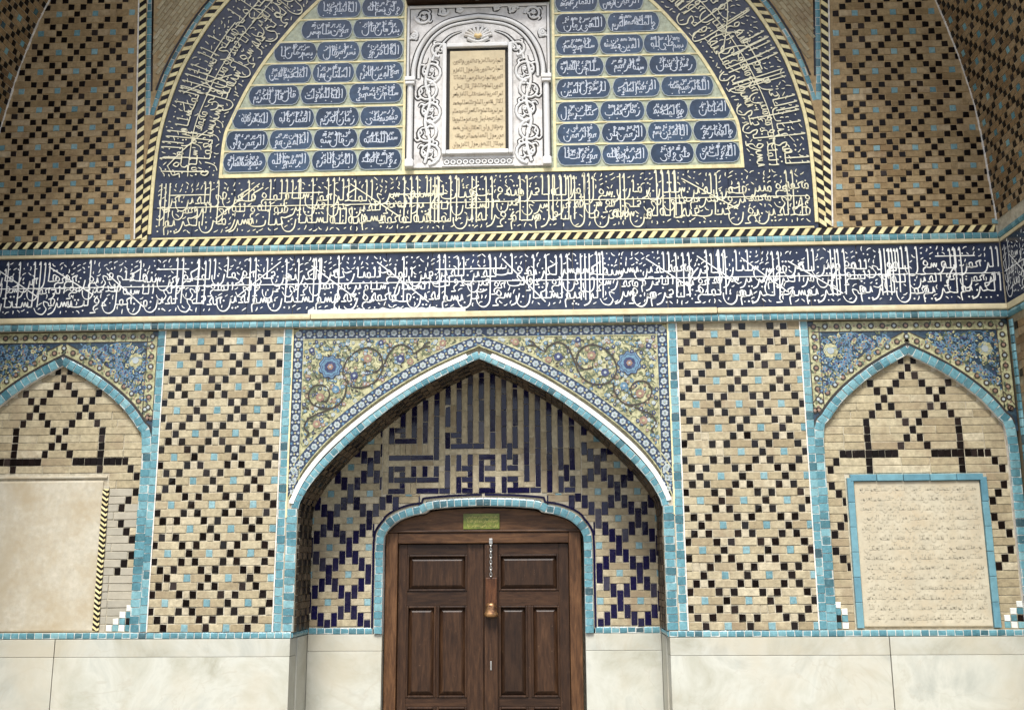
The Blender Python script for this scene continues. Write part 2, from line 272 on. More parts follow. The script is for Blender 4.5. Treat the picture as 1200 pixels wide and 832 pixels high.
class Flat:
    """thin glaze / paint decoration lying on a surface; tf maps (u, v, height) to the world"""
    def __init__(s, mats, tf=None, y=0.): s.v = []; s.f = []; s.m = []; s.mats = mats; s.y = y; s.k = 0; s.tf = tf or (lambda u, v, h: (u, s.y-h, v))
    def lev(s): s.k = (s.k+1) % 40; return s.k*.00003
    def poly(s, pts, mat=0, lev=0.):
        b = len(s.v); h = .0012+lev+s.lev()
        s.v += [s.tf(u, v, h) for u, v in pts]; s.f.append(tuple(range(b, b+len(pts)))); s.m.append(mat)
    def ribbon(s, pts, wd, mat=0, lev=0., nib=None, taper=False, h0=None):
        b = len(s.v); h = .0012+lev+s.lev(); n = len(pts)
        for i, p in enumerate(pts):
            a = pts[max(i-1, 0)]; c = pts[min(i+1, n-1)]; tx, tz = c[0]-a[0], c[1]-a[1]; l = math.hypot(tx, tz) or 1; tx /= l; tz /= l
            k = wd/2
            if nib is not None: k *= .45+.6*abs(math.sin(math.atan2(tz, tx)-nib))
            if taper: k *= .35+.65*math.sin(PI*(i+.6)/(n+.2))
            s.v += [s.tf(p[0]-tz*k, p[1]+tx*k, h), s.tf(p[0]+tz*k, p[1]-tx*k, h)]
        for i in range(n-1): s.f.append((b+2*i, b+2*i+1, b+2*i+3, b+2*i+2)); s.m.append(mat)
    def disc(s, x, z, r, mat=0, lev=0., n=8, rot=0, sq=1.):
        s.poly([(x+r*math.cos(rot+2*PI*i/n), z+r*sq*math.sin(rot+2*PI*i/n)) for i in range(n)], mat, lev)
    def flower(s, x, z, r, n, mp, mc, lev=0., rot=0):
        for i in range(n):
            a = rot+2*PI*i/n; s.disc(x+r*.58*math.cos(a), z+r*.58*math.sin(a), r*.42, mp, lev, 6)
        s.disc(x, z, r*.36, mc, lev+.0013, 6)
    def leaf(s, x, z, ln, a, mat, lev=0.):
        c, q = math.cos(a), math.sin(a); P = [(0, 0), (.35, .24), (.7, .18), (1, 0), (.7, -.12), (.35, -.2)]
        s.poly([(x+ln*(u*c-t*q), z+ln*(u*q+t*c)) for u, t in P], mat, lev)
    def build(s, name, parent, kind=None):
        me = bpy.data.meshes.new(name); p = WPOS[parent.name]
        me.from_pydata([(a-p.x, b-p.y, c-p.z) for a, b, c in s.v], [], s.f)
        for m in s.mats: me.materials.append(MATS[m])
        me.polygons.foreach_set('material_index', s.m)
        return mesh_obj(name, me, parent, p, kind)
def chevron(name, parent, pts, wd, step, y, slant=1, tf=None, mats=('yellow', 'black_i')):
    """alternating slanted yellow and black glazed slips"""
    rs = resample(pts, step/3); v = []; f = []; m = []
    nrm = offset(rs, 1.)
    def at(s, t):
        s = max(0, min(len(rs)-1.001, s)); i = int(s); k = s-i
        x = rs[i][0]+(rs[i+1][0]-rs[i][0])*k; z = rs[i][1]+(rs[i+1][1]-rs[i][1])*k
        nx = nrm[i][0]-rs[i][0]; nz = nrm[i][1]-rs[i][1]; return x+nx*t, z+nz*t
    n = int((len(rs)-1)/3)
    for i in range(-1, n+1):
        for half in range(2):
            s0 = i*3+half*1.5+.08; s1 = i*3+half*1.5+1.42; sh = slant*wd/step*3*.75
            b = len(v); pr = R_.uniform(0, .003)
            q = [at(s0, -wd/2), at(s1, -wd/2), at(s1+sh, wd/2), at(s0+sh, wd/2)]
            if math.dist(q[0], q[1]) < 1e-4 and math.dist(q[2], q[3]) < 1e-4: continue
            for x, z in q: v.append((x, y-.004-pr, z))
            for x, z in q: v.append((x, y+.02, z))
            for fc in ((0, 1, 2, 3), (0, 4, 5, 1), (1, 5, 6, 2), (2, 6, 7, 3), (3, 7, 4, 0)): f.append(tuple(b+k for k in fc)); m.append(half)
    me = bpy.data.meshes.new(name); p = WPOS[parent.name]; me.from_pydata([(a-p.x, b-p.y, c-p.z) for a, b, c in v], [], f)
    for k in mats: me.materials.append(MATS[k])
    me.polygons.foreach_set('material_index', m); return mesh_obj(name, me, parent, p, 'stuff')
def band(name, parent, pts, wd, y0, y1, mat, kind=None):
    """a moulding strip with real thickness that follows a path"""
    a = offset(pts, wd/2); b = offset(pts, -wd/2); v = []; f = []; n = len(pts)
    p = WPOS[parent.name]
    for q, r in zip(a, b): v += [(q[0], y0, q[1]), (r[0], y0, r[1]), (q[0], y1, q[1]), (r[0], y1, r[1])]
    for i in range(n-1):
        k = 4*i; f += [(k, k+1, k+5, k+4), (k+2, k, k+4, k+6), (k+1, k+3, k+7, k+5), (k+3, k+2, k+6, k+7)]
    f += [(0, 2, 3, 1), (4*n-4, 4*n-3, 4*n-1, 4*n-2)]
    me = bpy.data.meshes.new(name); me.from_pydata([(x-p.x, y-p.y, z-p.z) for x, y, z in v], [], f); me.materials.append(MATS[mat])
    return mesh_obj(name, me, parent, p, kind)

# ------------------------------------------------------------------ writing with a reed pen
WORDS = ['BSM', 'ALLH', 'ALRHMN', 'ALRHYM', 'ALSLTAN', 'ALAEZM', 'W', 'ALMLK', 'LLH', 'AMR', 'BNA', 'HDA', 'ALEMARh', 'ALMBARKH', 'FY', 'ZMAN', 'DWLT', 'ALMLWK', 'MN', 'ELY', 'QAL', 'RSWL', 'LA', 'ALH', 'ALA', 'HW', 'MHMD', 'WLY', 'ALKRYM', 'KTAB', 'SNH', 'EBD', 'JML', 'NSR', 'FTH', 'ALDYN', 'SLAM']
CURVY = WORDS+['ALDYN', 'MN', 'ELY', 'WLY', 'BN', 'SLTAN', 'HN', 'FY', 'RSWL', 'YWN', 'MWMNYN', 'KL', 'FLK', 'QWS', 'NWR', 'JN', 'EYN', 'SRY', 'W', 'HW', 'DWR', 'LLDYN']
SHORT = ['W', 'HW', 'R', 'D', 'MR', 'SR', 'BR', 'EN', 'FY', 'HJ', 'QD', 'NW', 'YR', 'MHD']
def word(wd, H, rr):
    S = []; dots = []; cur = []; a = 0.
    def dot(x, y, n=1):
        for i in range(n): dots.append((x+i*.34-(n-1)*.17, y))
    BOWL = lambda x: [(x, 0), (x+.12, -.5), (x+.5, -.85), (x+1., -.75), (x+1.3, -.25), (x+1.32, .3)]
    for i, c in enumerate(wd):
        fin = i == len(wd)-1
        if c == 'A':
            if cur: cur += [(a+.2, 0), (a+.3, .1)]; S.append(cur); cur = []; x = a+.32; a += .62
            else: x = a+.12; a += .5
            S.append([(x+.14, H-.25), (x, H), (x-.02, H*.5), (x+.03, 0)])
        elif c == 'L':
            S.append([(a+.34, H-.25), (a+.2, H), (a+.18, H*.5), (a+.2, 0)]); cur += [(a+.2, 0)]
            if fin: cur += BOWL(a+.2)[1:]; a += 1.6
            else: cur += [(a+.42, .02), (a+.58, .02)]; a += .58
        elif c in 'BTNY' and not fin:
            cur += [(a+.02, .05), (a+.14, .62), (a+.22, .08), (a+.5, .02)]
            if c == 'N': dot(a+.15, 1.1)
            elif c == 'T': dot(a+.15, 1.1, 2)
            elif c == 'B': dot(a+.2, -.55)
            else: dot(a+.2, -.55, 2)
            a += .52
        elif c in 'BT': cur += [(a+.02, .5), (a+.15, 0), (a+.8, -.14), (a+1.5, 0), (a+1.66, .5)]; dot(a+.8, .6 if c == 'T' else -.7, 2 if c == 'T' else 1); a += 1.8
        elif c == 'N': cur += [(a+.05, .4)]+BOWL(a+.1); dot(a+.75, .2); a += 1.6
        elif c == 'Y': cur += [(a+.1, .3), (a+.55, .45), (a+.5, .05), (a+.25, -.35), (a+.6, -.85), (a+1.2, -.7), (a+1.5, -.2)]; a += 1.65
        elif c in 'HJ':
            if fin and c == 'H' and cur: cur += [(a+.1, .05), (a+.2, .7), (a+.55, .6), (a+.5, .1), (a+.2, .05)]; a += .75
            elif fin: cur += [(a, .6), (a+.55, .62), (a+.15, .1), (a+.1, -.5), (a+.6, -1.), (a+1.2, -.85)]; a += 1.3
            else: cur += [(a+.05, .05), (a+.1, .5), (a-.05, .75), (a+.5, .5), (a+.4, .1), (a+.75, .02)]; a += .78
            if c == 'J': dot(a-.5, -.5)
        elif c == 'h': cur += [(a+.1, .5), (a+.4, .75), (a+.55, .3), (a+.2, .05), (a+.05, .35)]; dot(a+.3, 1.2, 2); a += .8
        elif c == 'D': cur += [(a+.1, .75), (a+.4, .25), (a+.15, 0), (a+.65, -.02)]; S.append(cur); cur = []; a += .85
        elif c in 'RZ': cur += [(a+.1, .45), (a+.25, -.1), (a+.5, -.55), (a+.95, -.75)]; S.append(cur); cur = []; dot(a+.3, .95) if c == 'Z' else None; a += .9
        elif c == 'W': cur += [(a+.2, .1), (a+.05, .5), (a+.35, .8), (a+.5, .4), (a+.15, .15), (a+.5, -.1), (a+.55, -.45), (a+.35, -.7), (a+.9, -.75)]; S.append(cur); cur = []; a += .95
        elif c in 'S': 
            cur += [(a+.05, .5), (a+.15, .05), (a+.3, .5), (a+.42, .05), (a+.58, .5), (a+.68, .05)]
            if fin: cur += BOWL(a+.7); a += 2.1
            else: cur += [(a+.95, .02)]; a += .95
        elif c in 'QF': cur += [(a+.15, .1), (a+.05, .6), (a+.4, .75), (a+.4, .15), (a+.1, .05), (a+.6, .02)]; dot(a+.25, 1.25, 2 if c == 'Q' else 1); a += .6
        elif c == 'E': cur += [(a+.5, .65), (a+.15, .75), (a+.1, .35), (a+.45, .2), (a+.2, .02), (a+.75, .02)]; a += .75
        elif c == 'K': S.append([(a-.5, H*.62), (a+.1, H*.45), (a+.5, .75), (a+.3, .1)]); cur += [(a+.3, .1), (a+.75, .02)]; a += .85
        elif c == 'M':
            cur += [(a+.1, .05), (a+.15, .5), (a+.45, .4), (a+.35, -.05), (a+.1, .0)]
            if fin: cur += [(a+.55, -.15), (a+.5, -.9)]; a += .8
            else: cur += [(a+.65, .02)]; a += .65
    if cur: S.append(cur)
    return S, dots, a
def write(fl, x0, x1, base, em, HH, pen, mat, rr, tf=None, wob=0., gapw=.25, occ=None, rise=0., words=WORDS, lev=.0):
    """write from x1 leftwards to x0 on one baseline"""
    x = x1; tf = tf or (lambda u, v: (u, v)); guard = 0; H = 1.
    while x > x0+em*.6 and guard < 500:
        guard += 1; wd = rr.choice(words)
        H = HH if not isinstance(HH, tuple) else (HH[0] if rr.random() < HH[2] else HH[1])
        S, dots, a = word(wd, H+rr.uniform(-.25, .1), rr)
        if x-a*em < x0-em*.2:
            if x-x0 < em*1.3: break
            k = (x-x0)/(a*em)
            if k < .5: 
                wd = rr.choice(['A', 'W', 'LA', 'MN', 'HW']); S, dots, a = word(wd, H, rr); k = min(1, (x-x0)/(a*em))
                if k < .6: break
        else: k = 1.
        b = base+rr.uniform(-wob, wob)
        for st in S:
            if len(st) < 2: continue
            P = spline([tf(x-p[0]*em*k, b+p[1]*em+p[0]*em*rise) for p in st], 4); fl.ribbon(P, pen, mat, lev, nib=2.3)
            if occ is not None:
                for p in st: occ.append((x-p[0]*em*k, b+p[1]*em))
                for q in P[::2]: occ.append(q) if tf(0, 0) == (0, 0) else None
        for dx, dz in dots:
            c = tf(x-dx*em*k, b+dz*em); fl.disc(c[0], c[1], pen*.85, mat, lev, 4, .2)
            if occ is not None: occ.append((x-dx*em*k, b+dz*em))
        x -= (a+gapw)*em*k
    H = HH[0] if isinstance(HH, tuple) else HH
    while x > x0+em*.25 and H > 2.5:
        fl.ribbon(spline([tf(x, base+H*em*.97), tf(x, base+H*em*.5), tf(x, base)], 4), pen, mat, lev, nib=2.3); x -= em*.42
def monumental(fl, x0, x1, z0, h, mat, rr, tf=None, pen=.0110, lines=True):
    """two tiers of thuluth with tall uprights, long crossing strokes and filling dots"""
    occ = []; f = tf or (lambda u, v: (u, v)); em = h*.17
    write(fl, x0, x1, z0+h*.185, em, ((h*.77)/em, (h*.3)/em, .75), pen, mat, rr, tf, h*.02, -.6, occ, words=CURVY)
    write(fl, x0, x1, z0+h*.60, em*.9, ((h*.36)/(em*.9), 1.3, .8), pen, mat, rr, tf, h*.04, -.6, occ, words=CURVY)
    write(fl, x0, x1, z0+h*.40, em*.8, (h*.2)/em, pen*.9, mat, rr, tf, h*.035, .15, occ, words=CURVY+SHORT+SHORT)
    def seg(a, b, wdt=pen*.85):
        n = max(2, int(math.dist(a, b)/.05)); P = [(a[0]+(b[0]-a[0])*i/n, a[1]+(b[1]-a[1])*i/n) for i in range(n+1)]
        fl.ribbon([f(*p) for p in P], wdt, mat); occ.extend(P)
    if lines:
        x = x0+.1
        seg((x0+.01, z0+h*.5), (x1-.01, z0+h*.5), pen*.7)
        while x < x1-.5:
            k = rr.random()
            if k < .4: seg((x, z0+h*rr.uniform(.72, .93)), (x+rr.uniform(.3, .45), z0+h*rr.uniform(.1, .4)))
            elif k < .6: seg((x, z0+h*.3), (x+.35, z0+h*.9))
            elif k < .8: zz = z0+h*rr.choice((.66, .72, .8)); seg((x, zz), (x+rr.uniform(.25, .6), zz))
            else:
                for q in range(rr.choice((2, 3))): seg((x+q*.035, z0+h*.15), (x+q*.035, z0+h*.95))
            x += rr.uniform(.3, .7)
    cell = h*.045; nx = int((x1-x0)/cell); nz = int(h/cell); g = set()
    for u, v in occ: g.add((int((u-x0)/cell), int((v-z0)/cell)))
    for i in range(nx):
        for j in range(1, nz-1):
            if all((i+a, j+b) not in g for a in (0, 1) for b in (0, 1)) and rr.random() < .75:
                u = x0+(i+.9+rr.uniform(-.35, .35))*cell; v = z0+(j+.9+rr.uniform(-.35, .35))*cell; g |= {(i+1, j), (i, j+1), (i+1, j+1), (i, j)}
                if u > x1-cell*.6: continue
                k = rr.random(); c = f(u, v)
                if k < .22: fl.disc(c[0], c[1], pen*rr.uniform(.5, .75), mat, 0, 5, rr.random())
                else:
                    d = rr.choice((.5, .6, 2.4, 1.5, 1.2)); L = cell*rr.uniform(.5, .95); b = rr.uniform(-.4, .4)*L
                    P = spline([(u-math.cos(d)*L, v-math.sin(d)*L), (u+b*math.sin(d), v-b*math.cos(d)), (u+math.cos(d)*L, v+math.sin(d)*L)], 3)
                    fl.ribbon([f(*p) for p in P], pen*.72, mat, taper=True)

# ------------------------------------------------------------------ sizes of the wall (metres; back wall in the plane y = 0)
HX = 4.19                       # half width of the hall
DADO, STRIP = 1.09, 1.137       # top of the stone dado, top of the tile course on it
U, ROW = .0543, .0624           # brick grid
Z_TQ0, Z_CR0, Z_FR0, Z_FR1, Z_TQ1, Z_CH0, Z_CH1 = 3.513, 3.572, 3.628, 4.136, 4.166, 4.222, 4.284
DEPTH = 1.9                     # depth of the hall
REC = .52                       # depth of the portal recess
VAULT = spline([(4.19, 4.2), (4.165, 4.6), (4.12, 5.2), (4.04, 5.65), (3.95, 6.02), (3.83, 6.4), (3.6, 6.9), (3.2, 7.5), (2.6, 8.05), (1.8, 8.5), (.9, 8.8), (0, 8.95)], 5)

# ------------------------------------------------------------------ ground
def sheet(name, x0, x1, y0, y1, z, mat):
    me = bpy.data.meshes.new(name); me.from_pydata([(x0, y0, z), (x1, y0, z), (x1, y1, z), (x0, y1, z)], [], [(0, 1, 2, 3)]); me.materials.append(MATS[mat])
    o = mesh_obj(name, me, None); o['kind'] = 'structure'; return o
sheet('courtyard_ground', -600, 600, -600, 600, -.15, 'paving')
fl_ = slab('hall_floor', None, -HX, HX, -DEPTH-.6, .9, -.14, 0, 'paving', .01); fl_['kind'] = 'structure'
cw = slab('unseen_courtyard_wall', None, -40, 40, -46, -44, -.15, 5.6, 'far_brick', .05); cw['kind'] = 'structure'  # unseen wall behind the camera, added for the reflections in the tiles

# ------------------------------------------------------------------ hall: side walls, vault, light-blocking slab behind
hall = thing('vaulted_hall', 'dark brick vault and side wall curving forward beside the back wall', 'vault', (0, -2, 0))
slab('light_block_core', hall, -5.2, 5.2, .95, 1.3, 0, 9.4, 'mortar', 0)  # unseen slab, added to stop sky light leaking in from behind
def side(sx):
    slab('side_wall', hall, *((HX, HX+.8) if sx > 0 else (-HX-.8, -HX)), -DEPTH, .9, 0, Z_CH1, 'buff', .01)
    slab('facade_wing', hall, *((HX+.8, 9.) if sx > 0 else (-9., -HX-.8)), -DEPTH, -DEPTH+.8, 0, 9.6, 'buff', .02)
    X = HX-.004
    for z, h, mt, nm in ((STRIP-.023, .046, 'turq', 'border_tile'), ((Z_TQ0+Z_CR0)/2, .056, 'turq', 'border_tile'), ((Z_TQ1+Z_CH0)/2, .054, 'turq', 'border_tile')):
        for k in range(16):
            o = mesh_obj(nm, dome_mesh(.058, h, .018, mt, R_.randrange(5)), hall, (sx*X, -.035-k*.063, z)); o.rotation_euler = (0, 0, -sx*PI/2)
    slab('dado', hall, *((HX-.012, HX+.01) if sx > 0 else (-HX-.01, -HX+.012)), -DEPTH+.05, -.01, .004, DADO, 'dado_stone', .003)
    slab('cream_ledge', hall, *((HX-.02, HX+.01) if sx > 0 else (-HX-.01, -HX+.02)), -DEPTH+.05, -.022, Z_CR0, Z_FR0-.004, 'cream', .004)
    slab('cream_ledge', hall, *((HX-.016, HX+.01) if sx > 0 else (-HX-.01, -HX+.016)), -DEPTH+.05, -.018, Z_FR1, Z_TQ1-.002, 'cream', .004)
    z = STRIP+.03
    for k in range(36):
        o = mesh_obj('border_tile', dome_mesh(.058, .06, .018, 'turq', R_.randrange(5)), hall, (sx*X, -.045, STRIP+.03+k*.0655)); o.rotation_euler = Matrix(((0, sx, 0), (0, 0, sx), (1, 0, 0))).to_euler()
    # frieze return
    fz = slab('frieze_tile', hall, *((HX-.008, HX+.01) if sx > 0 else (-HX-.01, -HX+.008)), -DEPTH+.05, -.012, Z_FR0, Z_FR1, 'navy', .002)
    fl = Flat(['ink_white'], tf=lambda u, v, h: (sx*(HX-.009-h), -u if sx > 0 else u, v))
    rr = random.Random(40+sx)
    if sx > 0: monumental(fl, .03, 1.6, Z_FR0+.012, Z_FR1-Z_FR0-.024, 0, rr)
    else: monumental(fl, -1.6, -.03, Z_FR0+.012, Z_FR1-Z_FR0-.024, 0, rr)
    fl.build('lettering', fz)
for sx in (-1, 1): side(sx)
# brick courses of the side walls (joined: seen only at a glancing angle)
for sx in (-1, 1):
    V = []; F = []; M = []
    for r in range(37):
        z0 = STRIP+.012+r*ROW; y = -.09-(r % 2)*.055; c = 0
        if z0+ROW > Z_TQ0: break
        while y > -DEPTH+.2:
            blk = (c+r) % 6 == 0; ln = .055 if blk else R_.choice((.11, .165)); g = .003; h = R_.uniform(.004, .008); k = len(V); c += 1
            for hh in (h, -.004):
                for yy, zz in ((y-g, z0+g), (y-ln+g, z0+g), (y-ln+g, z0+ROW-g), (y-g, z0+ROW-g)): V.append((sx*(HX-hh), yy+2, zz))
            for fc in ((0, 1, 2, 3), (0, 4, 5, 1), (1, 5, 6, 2), (2, 6, 7, 3), (3, 7, 4, 0)): F.append(tuple(k+j for j in fc)); M.append(1 if blk else 0)
            y -= ln
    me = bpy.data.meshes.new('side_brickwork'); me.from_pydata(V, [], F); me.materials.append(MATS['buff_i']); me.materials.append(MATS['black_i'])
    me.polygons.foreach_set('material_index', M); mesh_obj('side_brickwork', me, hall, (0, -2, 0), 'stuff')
# vault shell, front to back
vp = mirror(VAULT)+VAULT[::-1][1:]
v = []; f = []
for x, z in vp: v += [(x, .9, z), (x, -DEPTH, z)]
f = [(2*i, 2*i+1, 2*i+3, 2*i+2) for i in range(len(vp)-1)]
k0 = len(v)
for x, z in vp: v += [(x, -DEPTH, z), (x, -DEPTH, 9.6)]
f += [(k0+2*i, k0+2*i+1, k0+2*i+3, k0+2*i+2) for i in range(len(vp)-1)]
me = bpy.data.meshes.new('vault_shell'); me.from_pydata([(a, b+2, c) for a, b, c in v], [], f); me.materials.append(MATS['mortar'])
mesh_obj('vault_shell', me, hall, (0, -2, 0))
# glazed brickwork on the vault, laid course by course along its curve
def vault_bricks(sx):
    rs = resample([p for p in VAULT if p[1] >= Z_CH1], .052); V = []; F = []; M = []
    u = .052
    for r in range(min(len(rs)-1, 70)):
        a, b = rs[r], rs[r+1]; nx, nz = -(b[1]-a[1]), b[0]-a[0]; l = math.hypot(nx, nz); nx /= l; nz /= l
        t = 0; lim = 26
        row = ['b']*lim
        for c in range(lim):
            q = (c+2) % 6; k = r % 6
            if (k, q) in ((0, 0), (3, 3)): row[c] = 't'
            elif (k, q) in ((0, 3), (3, 0), (1, 2), (1, 4), (5, 2), (5, 4), (2, 1), (2, 5), (4, 1), (4, 5)): row[c] = 'k'
        c = 0
        while c < lim:
            e = c+1
            if row[c] == 'b':
                while e < lim and row[e] == 'b' and e-c < 3: e += 1
            g = .0035; h = .004+R_.uniform(0, .004); y0, y1 = -.004-c*u-g, -.004-e*u+g
            P = []
            for hh in (h, -.01):
                for (px, pz), yy in ((a, y0), (a, y1), (b, y1), (b, y0)):
                    tt = .07 if (px, pz) == a else -.07
                    qx = px+(b[0]-a[0])*tt; qz = pz+(b[1]-a[1])*tt
                    P.append((sx*(qx+nx*hh), yy+2, qz+nz*hh))
            k = len(V); V += P
            for fc in ((0, 1, 2, 3), (0, 4, 5, 1), (1, 5, 6, 2), (2, 6, 7, 3), (3, 7, 4, 0)): F.append(tuple(k+j for j in fc)); M.append({'b': 0, 'k': 1, 't': 2}[row[c]])
            c = e
    me = bpy.data.meshes.new('vault_brickwork'); me.from_pydata(V, [], F)
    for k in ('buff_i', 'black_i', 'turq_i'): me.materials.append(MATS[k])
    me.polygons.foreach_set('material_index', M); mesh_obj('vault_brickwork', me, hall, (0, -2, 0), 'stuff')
for sx in (-1, 1): vault_bricks(sx)

# ------------------------------------------------------------------ stone dado
def dado(sx, label, joints):
    t = thing('stone_dado', label, 'dado', (sx*2.8, 0, 0), 'stone dados')
    xs = joints
    for a, b in zip(xs, xs[1:]):
        x0, x1 = sorted((sx*a, sx*b)); slab('stone_slab', t, x0+.003, x1-.003, -.006+R_.uniform(-.002, .002), .2, .004, .955, 'dado_stone', .003)
        slab('stone_slab', t, x0+.003, x1-.003, -.0045, .2, .9575, DADO-.003, 'dado_top', .003)
    slab('dado_backing', t, *sorted((sx*1.45, sx*HX)), .05, .9, .002, DADO-.006, 'mortar', 0)
    # jamb of the portal and the slab beside the door
    x0, x1 = sorted((sx*1.43, sx*1.47)); slab('jamb_slab', t, x0, x1, .203, REC+.15, .004, DADO-.003, 'dado_stone', .003)
    x0, x1 = sorted((sx*.822, sx*1.427)); slab('recess_slab', t, x0, x1, REC, REC+.2, .004, .955, 'dado_stone', .003); slab('recess_slab', t, x0, x1, REC+.0015, REC+.2, .9575, DADO-.003, 'dado_top', .003)
    run = [(sx*1.436, (DADO+STRIP)/2), (sx*(HX-.02), (DADO+STRIP)/2)]
    tile_run('border_tile', t, run, .046, .062, 'turq', .004, .016)
    tile_run('border_tile', t, [(sx*.90, (DADO+STRIP)/2), (sx*1.42, (DADO+STRIP)/2)], .05, .062, 'turq', REC+.003, .016)
    for k in range(8):
        o = mesh_obj('border_tile', dome_mesh(.058, .046, .014, 'turq', R_.randrange(5)), t, (sx*1.434, .04+k*.062, (DADO+STRIP)/2)); o.rotation_euler = (0, 0, -sx*PI/2)
    prism('core', t, [(sx*.90, DADO), (sx*1.43, DADO), (sx*1.43, STRIP), (sx*.9, STRIP)], REC+.006, REC+.1, 'mortar')
    prism('core', t, [(sx*1.44, DADO), (sx*HX, DADO), (sx*HX, STRIP), (sx*1.44, STRIP)], .008, .1, 'mortar')
dado(-1, 'pale cream stone dado below the niche with the bare plaster panel', [1.435, 3.258, 4.19])
dado(1, 'pale cream stone dado below the niche with the turquoise-framed tablet', [1.435, 3.063, 4.19])

# ------------------------------------------------------------------ the diamond lattice of glazed bricks
def lattice(t, x0, x1, z0, nrow, xT, P, rowz, y=0., inside=None, sc=None, mats=('buff', 'pale', 'black')):
    """rowz(k) -> (centre, height) of course k; xT is the x of a turquoise brick in course 0"""
    u = P/6
    for k in range(nrow):
        zc, h = rowz(k); km = k % 6; s = sc(zc) if sc else 1.
        marks = {0: {0: 't', 3: 'k'}, 1: {2: 'k', 4: 'k'}, 2: {1: 'k', 5: 'k'}, 3: {0: 'k', 3: 't'}, 4: {1: 'k', 5: 'k'}, 5: {2: 'k', 4: 'k'}}[km]
        c0 = math.floor(((x0/s)-xT)/u)-1; c1 = math.ceil(((x1/s)-xT)/u)+1; c = c0
        while c <= c1:
            m = marks.get(c % 6); e = c+1
            if m is None:
                while e <= c1 and marks.get(e % 6) is None and e-c < 3: e += 1
            a = (xT+(c-.5)*u)*s; b = (xT+(e-.5)*u)*s; n = e-c; c = e
            a = max(a, x0); b = min(b, x1)
            if b-a < .018: continue
            cx = (a+b)/2
            if inside and not inside(cx, zc, (b-a)/2, h/2): continue
            j = R_.uniform(-.003, .003)
            if m == 'k' and R_.random() < .018: piece('repaired_brick', t, cx, zc, b-a, h, mats[1], y, gap=.006); continue
            if m == 'k':
                mt = mats[2]
                piece('black_brick', t, cx+j, zc+R_.uniform(-.002, .002), b-a, h, mt, y, tilt=.02, gap=.0035, gapz=.0095, jit=.05, proud=.003)
            elif m == 't': piece('turquoise_brick', t, cx+j, zc, b-a, h, 'turq_stud', y, tilt=.02, gap=.0035, gapz=.0095, jit=.05, proud=.003)
            elif n == 1: piece('small_brick', t, cx, zc, b-a, h, mats[1], y, gap=.006, gapz=.009, proud=.003, jit=.05)
            else: piece('buff_brick', t, cx, zc, b-a, h, mats[0], y, gap=.005, proud=.003)
def pier(sx, xT, P, label):
    t = thing('brick_pier', label, 'brick pier', (sx*2.066, 0, DADO), 'patterned brick piers')
    slab('mortar_bed', t, *sorted((sx*1.51, sx*2.612)), .0055, .9, STRIP+.002, Z_CR0, 'mortar', 0)
    lattice(t, *sorted((sx*1.577, sx*2.554)), STRIP, 38, xT, P, lambda k: (1.168+ROW*k, ROW))
    for xc in (1.5435, 2.5835):
        tile_run('border_tile', t, [(sx*xc, STRIP+.004), (sx*xc, Z_TQ0-.002)], .064, .0655, 'turq', .006, .02)
    for xc in (1.5775, 2.5515): band('mortar_line', t, [(sx*xc, STRIP), (sx*xc, Z_TQ0)], .008, -.004, .012, 'mortar_white')
pier(-1, -2.261, .3255, 'glazed diamond-patterned brick pier between the portal and the plaster-panel niche')
pier(1, 1.876, .3305, 'glazed diamond-patterned brick pier between the portal and the turquoise-framed tablet niche')

